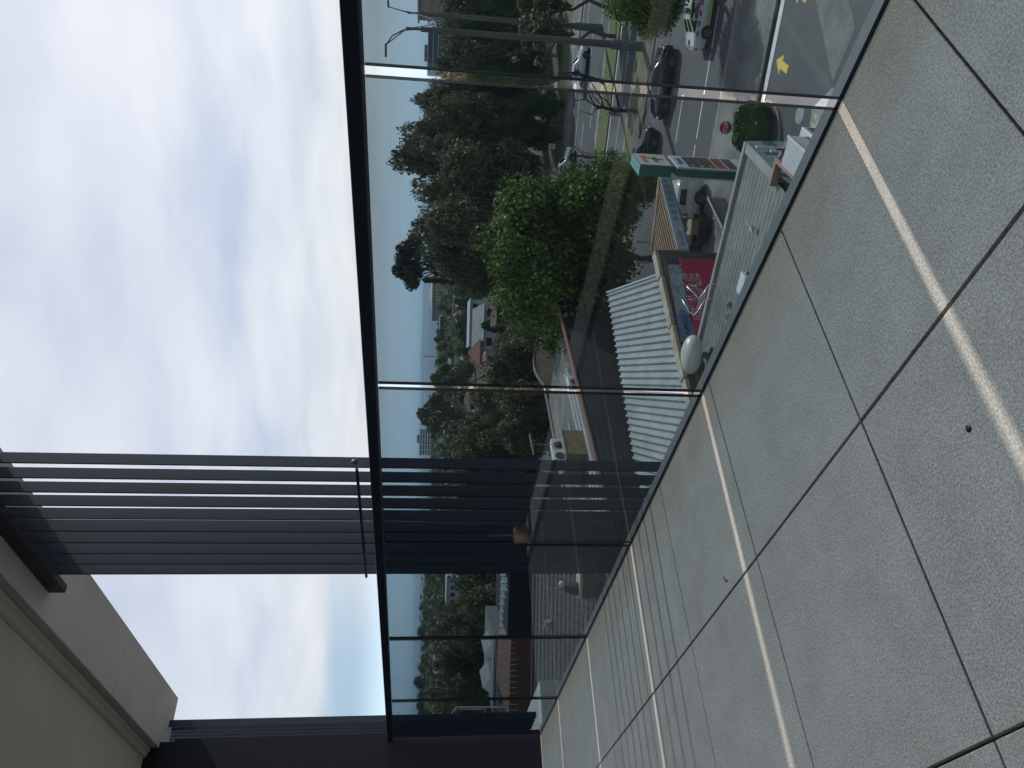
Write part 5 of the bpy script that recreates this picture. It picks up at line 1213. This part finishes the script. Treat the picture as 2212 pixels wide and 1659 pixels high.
def wall_box(U0, U1, V0, V1, d, depth, name, label, cat, mm, parent=None, zb=None, slope=0.0, part='wall'):
    a0, a1 = dp(U1, V0, d), dp(U0, V0, d); rx = a1-a0; rx.z = 0; w_ = rx.length; rx.normalize(); by = Vector((-rx.y, rx.x, 0)); by = by if by.dot(a0) > 0 else -by
    zb_ = dp((U0+U1)/2, V1, d).z if zb is None else zb
    t = parent or thing(name, label, cat, Vector((a0.x, a0.y, zb_)))
    mb = MB(); a1 = a0+rx*w_; mb.prism([a0, a1, a1+by*depth, a0+by*depth], -up*(a0.z-zb_)); mb.build(part, mm, t); return t, a0, rx, by, w_
blk = mat('black_cladding', (.014, .015, .019), .7); rust = mat('brown_cladding', (.17, .085, .045), .8, var=.25, scale=1.2, fine=.2, fscale=5, stretch=(4, 4, .6))
t, *_ = wall_box(425, 283, 1096, 1170, 50, 8, 'black_house', 'long low house with black clad wall and brown clad end behind the tiled roof', 'house', blk, zb=-14)
wall_box(282.5, 95, 1099, 1175, 50.02, 8, '', '', '', rust, parent=t, zb=-14, part='clad_wall')
tg, g0, grx, gby, gw_ = wall_box(281, 118, 1064, 1112, 62, 9, 'grey_shed', 'large grey corrugated metal shed with pale gabled roofs on top', 'building', mat('shed_grey', (.145, .165, .175), .6, var=.1, scale=.5, fine=.06, stretch=(8, 8, .3)), zb=-14)
for k, (ua, ub, va, vb) in enumerate(((268, 236, 1046, 1063), (232, 200, 1056, 1063), (197, 160, 1043, 1062))):
    a0, a1 = dp(ub, vb, 64), dp(ua, vb, 64); pk = dp((ua+ub)/2-6, va, 66); mb = MB(); mb.prism([a0, a1, pk], gby*4); mb.build('roof_gable', mat('shed_roof', (.24, .255, .26), .6, var=.1), tg)
a0, a1 = dp(283, 1100, 49.6), dp(125, 1106, 49.6)
mb = MB()
for i in range(14): q = a0.lerp(a1, i/13); mb.tube([q-up*.4, q+up*.9], .025, 5)
mb.tube([a0+up*.9, a1+up*.9], .03, 5); mb.tube([a0+up*.4, a1+up*.4], .02, 5)
tag(mb.build('roof_railing', mat('railing', (.36, .38, .38), .5), origin=a0), 'thin pale guard railing along the brown clad wall top', 'railing')
s0_, s1_ = dp(425, 1083, 54), dp(283, 1078, 54); t_ = thing('lean_to', 'pale grey lean-to roof behind the black clad wall', 'roof', s0_)
mb = corrugated(s0_, s1_, dp(425, 1094, 50.6), dp(283, 1108, 50.6), .5, .05); mb.build('sheet', mat('leanto', (.22, .25, .26), .6, var=.15, scale=.5), t_)
fr_ = thing('pergola_frame', 'white steel pergola frame nearest the navy wall by the slat stack', 'pergola', dp(110, 1070, 45))
for qa, qb in (((131, 985), (131, 1092)), ((131, 985), (100, 965)), ((127, 985), (98, 985)), ((131, 1048), (96, 1048)), ((127, 1046), (127, 990))):
    mb = MB(); mb.tube([dp(*qa, 45), dp(*qb, 45)], .05, 6); mb.build('beam', mat('pergola_white', (.45, .46, .46), .5), fr_)

# ------------------------------------------------------------------ suburb down to the bay
wh = mat('wall_white', (.50, .515, .53), .8, var=.06); cream = mat('wall_cream', (.55, .47, .33), .8, var=.08); tanw = mat('wall_tan', (.45, .32, .18), .8, var=.1); bwn = mat('wall_brown', (.16, .085, .06), .85, var=.15)
rgry = mat('roof_grey', (.26, .265, .26), .7, var=.15, scale=.4); rred = mat('roof_terra', (.25, .105, .07), .8, var=.25, scale=.5, fine=.15, fscale=3); rbrn = mat('roof_brown', (.15, .085, .07), .85, var=.2); rmar = mat('roof_maroon', (.13, .05, .055), .8); rwht = mat('roof_white', (.46, .475, .485), .6, var=.1)
win = mat('window_dark', (.02, .025, .03), .2)
def house(label, U0, U1, Vr, Ve, Vb, d, wallm, roofm, wins=4, rtype='hip', depth=9, cat='house', winrow=None, name='house'):
    """U0 right, U1 left, Vr ridge, Ve eave, Vb foot of the part in view"""
    a0, a1 = dp(U1, Ve, d), dp(U0, Ve, d); rx = a1-a0; rx.z = 0; w_ = rx.length; rx.normalize(); by = Vector((-rx.y, rx.x, 0)); by = by if by.dot(a0) > 0 else -by
    zb_ = min(gz(a0), dp(U0, Vb, d).z); a1 = a0+rx*w_; zr = dp((U0+U1)/2, Vr, d+depth*.5).z
    t = thing(name, label, cat, Vector((a0.x, a0.y, zb_)))
    mb = MB(); mb.prism([a0, a1, a1+by*depth, a0+by*depth], -up*(a0.z-zb_)); mb.build('wall', wallm, t)
    o = .35
    c = [a0-rx*o-by*o+up*.01, a1+rx*o-by*o+up*.01, a1+rx*o+by*(depth+o)+up*.01, a0-rx*o+by*(depth+o)+up*.01]
    mb = MB()
    if rtype == 'flat': mb.prism(c, up*.35)
    elif rtype == 'hip':
        i_ = min(depth*.5, w_*.45); r0 = a0+rx*i_+by*depth*.5; r1 = a1-rx*i_+by*depth*.5; r0.z = r1.z = zr
        mb.face([c[0], c[1], r1, r0]); mb.face([c[1], c[2], r1]); mb.face([c[2], c[3], r0, r1]); mb.face([c[3], c[0], r0]); mb.face(c)
    elif rtype == 'gable':
        r0 = (c[0]+c[3])/2; r1 = (c[1]+c[2])/2; r0.z = r1.z = zr; mb.face([c[0], c[1], r1, r0]); mb.face([c[2], c[3], r0, r1]); mb.face([c[1], c[2], r1]); mb.face([c[3], c[0], r0])
    elif rtype == 'skillion':
        k = zr-a0.z; mb.prism([c[0], c[1], c[2]+up*k, c[3]+up*k], up*.2)
    mb.build('roof', roofm, t)
    hh = (Vb-Ve)/FPX*d
    for i in range(wins):
        x = w_*(i+.5)/wins; ws = min(1.6, w_/wins*.55); zc = a0.z-max(.9, min(1.4, hh*.45)) if winrow is None else a0.z-winrow
        p = a0+rx*(x-ws/2)-by*.03; mb = MB(); mb.prism([Vector((p.x, p.y, zc+.55)), Vector((p.x, p.y, zc+.55))+rx*ws, Vector((p.x, p.y, zc-.55))+rx*ws, Vector((p.x, p.y, zc-.55))], -by*.04); mb.build('window', win, t)
    return t
house('long white house with a row of small dark windows and grey roof', 963, 896, 970, 974, 992, 330, wh, rgry, 9, 'flat', 10)
house('grey roofed house standing in front of the long white house', 930, 884, 990, 1003, 1008, 280, wh, rgry, 2, 'skillion', 9)
house('terracotta hip roofed house above the brown gum trees', 924, 872, 1011, 1036, 1046, 150, mat('wall_grey', (.32, .35, .36), .8), rred, 3, 'hip', 9)
house('terracotta roofed house lower on the navy wall side of the hip roofed one', 898, 868, 1042, 1050, 1056, 135, wh, rred, 1, 'hip', 7)
house('long white walled building with pale roof behind the plane trees', 1012, 915, 1012, 1016, 1032, 175, wh, rwht, 3, 'flat', 9)
house('pale grey skillion roof house below the long white building', 1000, 905, 1026, 1046, 1056, 150, wh, rgry, 3, 'skillion', 12)
house('cream house with brown tiled roof on the navy wall side of the cypresses', 1024, 982, 976, 981, 996, 300, cream, rbrn, 3, 'flat', 9)
house('brown tiled roof house lower on the stop sign side of the cream house', 1022, 985, 988, 996, 1003, 260, cream, rbrn, 2, 'hip', 9)
house('white gabled house on the navy wall side of the cream house', 985, 958, 984, 992, 1002, 270, wh, rgry, 2, 'gable', 8)
house('maroon walled building by the shore', 976, 952, 949, 951, 965, 420, rmar, rwht, 0, 'flat', 8)
house('small brown gabled house peeping through the plane tree leaves', 1009, 962, 1060, 1072, 1086, 105, bwn, rbrn, 1, 'gable', 7)
house('tan apartment hotel with curved pale roof near the water', 1062, 996, 927, 933, 949, 560, tanw, rwht, 9, 'hip', 18, 'hotel', name='hotel')
house('grey glassy apartment block beside the tan hotel', 1005, 968, 931, 934, 948, 540, mat('wall_blue', (.22, .28, .33), .5), rgry, 6, 'flat', 10, 'apartment block', name='apartment_block')
house('pink walled house among the shore trees', 930, 905, 948, 951, 961, 430, mat('wall_pink', (.42, .26, .24), .8), rbrn, 3, 'hip', 8)
house('white cube house among the shore trees', 905, 886, 943, 945, 966, 430, wh, rwht, 2, 'flat', 8)
house('small white house under the wispy gum tree', 884, 864, 967, 974, 986, 300, wh, rgry, 2, 'gable', 7)
house('white rendered house beside the second glass gap', 868, 838, 962, 968, 990, 300, wh, rbrn, 3, 'hip', 8)
house('grey roofed house just on the navy wall side of the second glass gap', 815, 770, 1002, 1014, 1022, 220, wh, rbrn, 2, 'hip', 9)
house('white villa with dark balcony openings seen on the navy wall side of the slat screen', 412, 352, 962, 966, 992, 210, wh, rwht, 4, 'flat', 8, 'villa', name='villa')
house('pale two storey house lower on the navy wall side of the white villa', 352, 322, 982, 988, 1000, 210, wh, rgry, 2, 'hip', 8)
house('small white roofed house beyond the slat screen', 420, 388, 952, 956, 966, 300, wh, rwht, 2, 'gable', 8)
house('long low white wall house nearest the navy wall', 200, 132, 939, 944, 955, 260, wh, rwht, 5, 'flat', 8)
house('grey roofed cottage above the trees near the navy wall', 250, 205, 934, 940, 948, 330, wh, rgry, 3, 'hip', 8)
house('cream cottage between trees nearest the navy wall', 305, 262, 928, 934, 941, 360, cream, rbrn, 3, 'hip', 8)
house('white house half hidden behind gum limbs across the highway', 1185, 1118, 1008, 1020, 1046, 140, wh, rgry, 4, 'hip', 9)
house('pale house seen between gum trunks beyond the highway', 1460, 1420, 1080, 1092, 1110, 128, cream, rgry, 2, 'hip', 9)
# apartment tower by the bay: banded balconies
tw = thing('apartment_tower', 'white high rise apartment tower with stacked balcony bands', 'tower', dp(705, 990, 900))
a0, a1 = dp(676, 905, 900), dp(733, 905, 900); rx = a1-a0; rx.z = 0; wT = rx.length; rx.normalize(); by = Vector((-rx.y, rx.x, 0)); by = by if by.dot(a0) > 0 else -by
mb = MB(); mb.prism([a0-up*.2, a0+rx*wT-up*.2, a0+rx*wT+by*16-up*.2, a0+by*16-up*.2], -up*46); mb.build('core', mat('tower_dark', (.10, .12, .15), .5), tw)
nfl = 14
for i in range(nfl):
    z = -i*2.95; mb = MB(); mb.prism([a0-by*1.2+up*z, a0+rx*wT-by*1.2+up*z, a0+rx*(wT+.4)+by*16+up*z, a0-rx*.4+by*16+up*z], -up*1.25); mb.build('balcony_band', mat('tower_white', (.85, .86, .86), .7), tw)
for i in range(6):
    q = a0+rx*wT*(i+.02)/5.1-by*.8; mb = MB(); mb.prism([q, q+rx*.5, q+rx*.5-up*42, q-up*42], -by*.3); mb.build('fin', MATS['tower_white'], tw)
mb = MB(); q = a0+rx*wT*.45+by*4; mb.prism([q, q+rx*9, q+rx*9+by*6, q+by*6], up*2.8); mb.build('plant_room', MATS['tower_dark'], tw)
# flat roofed glass building and ornate tower at the right
gbk = thing('glass_building', "flat roofed dark glass building above the gum trees toward the photo's top edge", 'building', dp(1560, 960, 300))
a0, a1 = dp(1522, 923, 300), dp(1600, 922, 300); rx = a1-a0; rx.z = 0; wT = rx.length; rx.normalize(); by = Vector((-rx.y, rx.x, 0)); by = by if by.dot(a0) > 0 else -by
mb = MB(); mb.prism([a0-up*.1, a0+rx*wT-up*.1, a0+rx*wT+by*12-up*.1, a0+by*12-up*.1], -up*20); mb.build('glazing', mat('dark_glazing', (.06, .08, .11), .25), gbk)
for z in (0, -2.0, -3.9):
    mb = MB(); mb.prism([a0-by*.5+up*z, a0+rx*(wT+.5)-by*.5+up*z, a0+rx*(wT+.5)+by*12+up*z, a0+by*12+up*z], -up*.28); mb.build('floor_edge', wh, gbk)
mb = MB(); q = a0+rx*4+by*4; mb.prism([q+up*.01, q+rx*5+up*.01, q+rx*5+by*4+up*.01, q+by*4+up*.01], up*1.25); mb.build('plant_room', MATS['tower_dark'], gbk)
ot = thing('ornate_tower', "beige ornate building corner with cornices at the photo's top edge", 'building', dp(1668, 980, 190))
a0 = dp(1648, 906, 190); rx = _r; by = Vector((-rx.y, rx.x, 0)); by = by if by.dot(a0) > 0 else -by
mb = MB(); mb.prism([a0, a0+rx*9, a0+rx*9+by*8, a0+by*8], -up*20); mb.build('wall', mat('beige_stone', (.42, .33, .24), .8, var=.15), ot)
for z, o_ in ((.0, .55), (-2.6, .4), (-4.6, .3)): mb = MB(); q = a0-rx*o_-by*o_+up*z; mb.prism([q, q+rx*10, q+rx*10+by*9, q+by*9], up*.45); mb.build('cornice', MATS['beige_stone'], ot)
q = dp(889, 937, 1500); mb = MB(); mb.tube([q-up*6, q+up*13], .9, 8); mb.tube([q+up*13, q+up*18], 1.5, 8); mb.build('x', mat('beacon_blue', (.10, .14, .22), .7)) if False else tag(mb.build('beacon', mat('beacon_blue', (.10, .14, .22), .7), origin=q-up*6), 'thin dark beacon tower standing in front of the bay', 'beacon')

# garden and street trees of the suburb
random.seed(33)
near_gums = [
 (gumA, 852, 1052, 74, 70, 'large brown gum tree beside the plane trees in front of the terracotta roofs'),
 (gumD, 915, 1075, 80, 48, 'dark olive gum tree behind the navy wall edge of the plane trees'),
 (gumB, 795, 1020, 80, 52, 'brown gum tree seen beside the second glass gap'),
 (gumB, 742, 1000, 84, 60, 'wide brown gum tree below the apartment tower'),
 (gumD, 690, 985, 92, 60, 'dark olive gum tree beside the stop sign edge of the slat screen'),
 (gumA, 790, 1090, 68, 50, 'low russet gum tree behind the black walled building'),
 (gumC, 730, 1085, 70, 52, 'low dark gum tree behind the timber clad enclosure'),
 (gumD, 640, 980, 95, 70, 'olive gum tree seen through the slat gaps'),
 (gumA, 560, 975, 95, 70, 'brown gum tree hidden mostly by the slat screen'),
 (gumB, 480, 975, 95, 70, 'brown gum tree behind the navy wall part of the slat screen'),
 (gumD, 395, 985, 84, 62, 'dark olive gum tree on the navy wall side of the slat screen below the villa'),
 (gumB, 320, 965, 92, 62, 'brown gum tree behind the pale lean-to roof'),
 (gumA, 250, 952, 98, 62, 'russet gum tree above the grey shed'),
 (gumD, 185, 955, 96, 56, 'dark gum tree on the stop sign side of the pergola frame'),
 (gumB, 120, 950, 98, 56, 'brown gum tree close behind the pergola frame'),
 (gumC, 350, 1010, 78, 52, 'low olive gum tree beside the black clad house'),
]
for P, U, V, d, hw, lab in near_gums: tree_at(P, U, V, d, lab, hw, group='gum trees among the houses')
tree_at(wisp, 765, 905, 150, 'wispy high crowned gum tree just on the navy wall side of the second glass gap', 46, group='high gum trees by the bay')
tree_at(wisp, 842, 933, 160, 'thin wispy gum tree just on the stop sign side of the second glass gap', 34, group='high gum trees by the bay')
mids = [(1000, 950, 380, 18, 0), (940, 945, 360, 16, 1), (925, 940, 400, 14, 0), (912, 946, 330, 16, 1), (958, 985, 230, 18, 0), (935, 990, 220, 20, 0), (900, 960, 300, 18, 1), (880, 945, 340, 16, 0), (862, 985, 240, 22, 1), (905, 990, 230, 14, 0), (822, 945, 300, 22, 0), (790, 950, 260, 26, 1), (750, 950, 280, 26, 0), (720, 952, 300, 22, 1), (690, 950, 330, 20, 0), (985, 1000, 190, 16, 1), (1010, 985, 200, 18, 0), (960, 1045, 125, 20, 0), (1000, 1070, 110, 18, 1),
 (405, 934, 330, 22, 1), (370, 930, 350, 22, 0), (335, 940, 280, 22, 1), (300, 905, 420, 24, 0), (270, 918, 380, 22, 1), (240, 912, 420, 22, 0), (215, 905, 420, 22, 1), (185, 898, 420, 24, 0), (160, 905, 400, 24, 1), (130, 903, 400, 22, 0), (105, 902, 400, 22, 1), (345, 962, 200, 26, 0), (300, 945, 220, 26, 1), (225, 945, 220, 24, 0), (155, 930, 240, 24, 1)]
fill = ['round dark garden tree', 'olive garden tree']
placew = ['by the tan hotel', 'by the maroon building', 'on the shore above the pink house', 'beside the pink house', 'in front of the long white house', 'before the grey roofed house', 'behind the white cube house', 'on the navy wall side of the white cube house', 'on the stop sign side of the second glass gap', 'below the long white house', 'at the second glass gap on the shore', 'on the navy wall side of the wispy gum', 'on the stop sign side of the apartment tower', 'in front of the apartment tower', 'on the navy wall side of the apartment tower', 'beside the white gabled house', 'below the cream house', 'above the brown gabled house', 'on the stop sign side of the brown gabled house',
 'close above the white villa', 'behind the white villa', 'on the navy wall side of the white villa', 'on the skyline over the lean-to roof', 'above the cream cottage', 'on the stop sign side of the grey roofed cottage', 'on the navy wall side of the grey roofed cottage', 'on the skyline above the grey shed', 'above the long low white house', 'on the skyline by the pergola', 'at the navy wall end of the skyline', 'below the pale two storey house', 'below the cream cottage', 'in front of the grey roofed cottage', 'in front of the long low white house']
for (U, V, d, hw, k), pw_ in zip(mids, placew): tree_at((dkgr, bushy)[k], U, V, d, fill[k]+' '+pw_, hw, group='garden trees of the suburb')
# the far wood that reads as one mass
rng = random.Random(12); cs = []
for _ in range(2600):
    d = 240+680*rng.random()**.8; U = rng.uniform(60, 1090); p = dp(U, 1000, d); z = gz(p)
    tall = 11.0 if U < 470 else (7.5 if U < 800 else 4.5)
    cs.append((Vector((p.x, p.y, z+rng.uniform(.25, 1.0)*tall*(1-.25*(d < 400)))), rng.uniform(2.4, 5.2)))
mb = leafcards(rng, cs, 60000, 1.9, 1.3); stuff(mb.build('far_wood', LEAF['olive']), 'far wooded suburb canopy reaching down to the bay', 'wood')

# thin sea air between the balcony and the far shore
m, nt, b = new_mat('haze'); nt.nodes.remove(b)
v = N(nt, 'ShaderNodeVolumePrincipled'); v.inputs['Density'].default_value = 0.00013; v.inputs['Color'].default_value = (0.62, 0.84, 1.0, 1); v.inputs['Anisotropy'].default_value = 0.2
L(nt, v.outputs['Volume'], nt.nodes['Material Output'].inputs['Volume'])
mb = MB(); mb.box((-20000, 20000, 0), (140000, 140000, 60)); hz = mb.build('haze', m); hz['kind'] = 'stuff'; hz['label'] = 'thin blue sea haze over the bay'; hz['category'] = 'haze'
sc.cycles.volume_bounces = 0
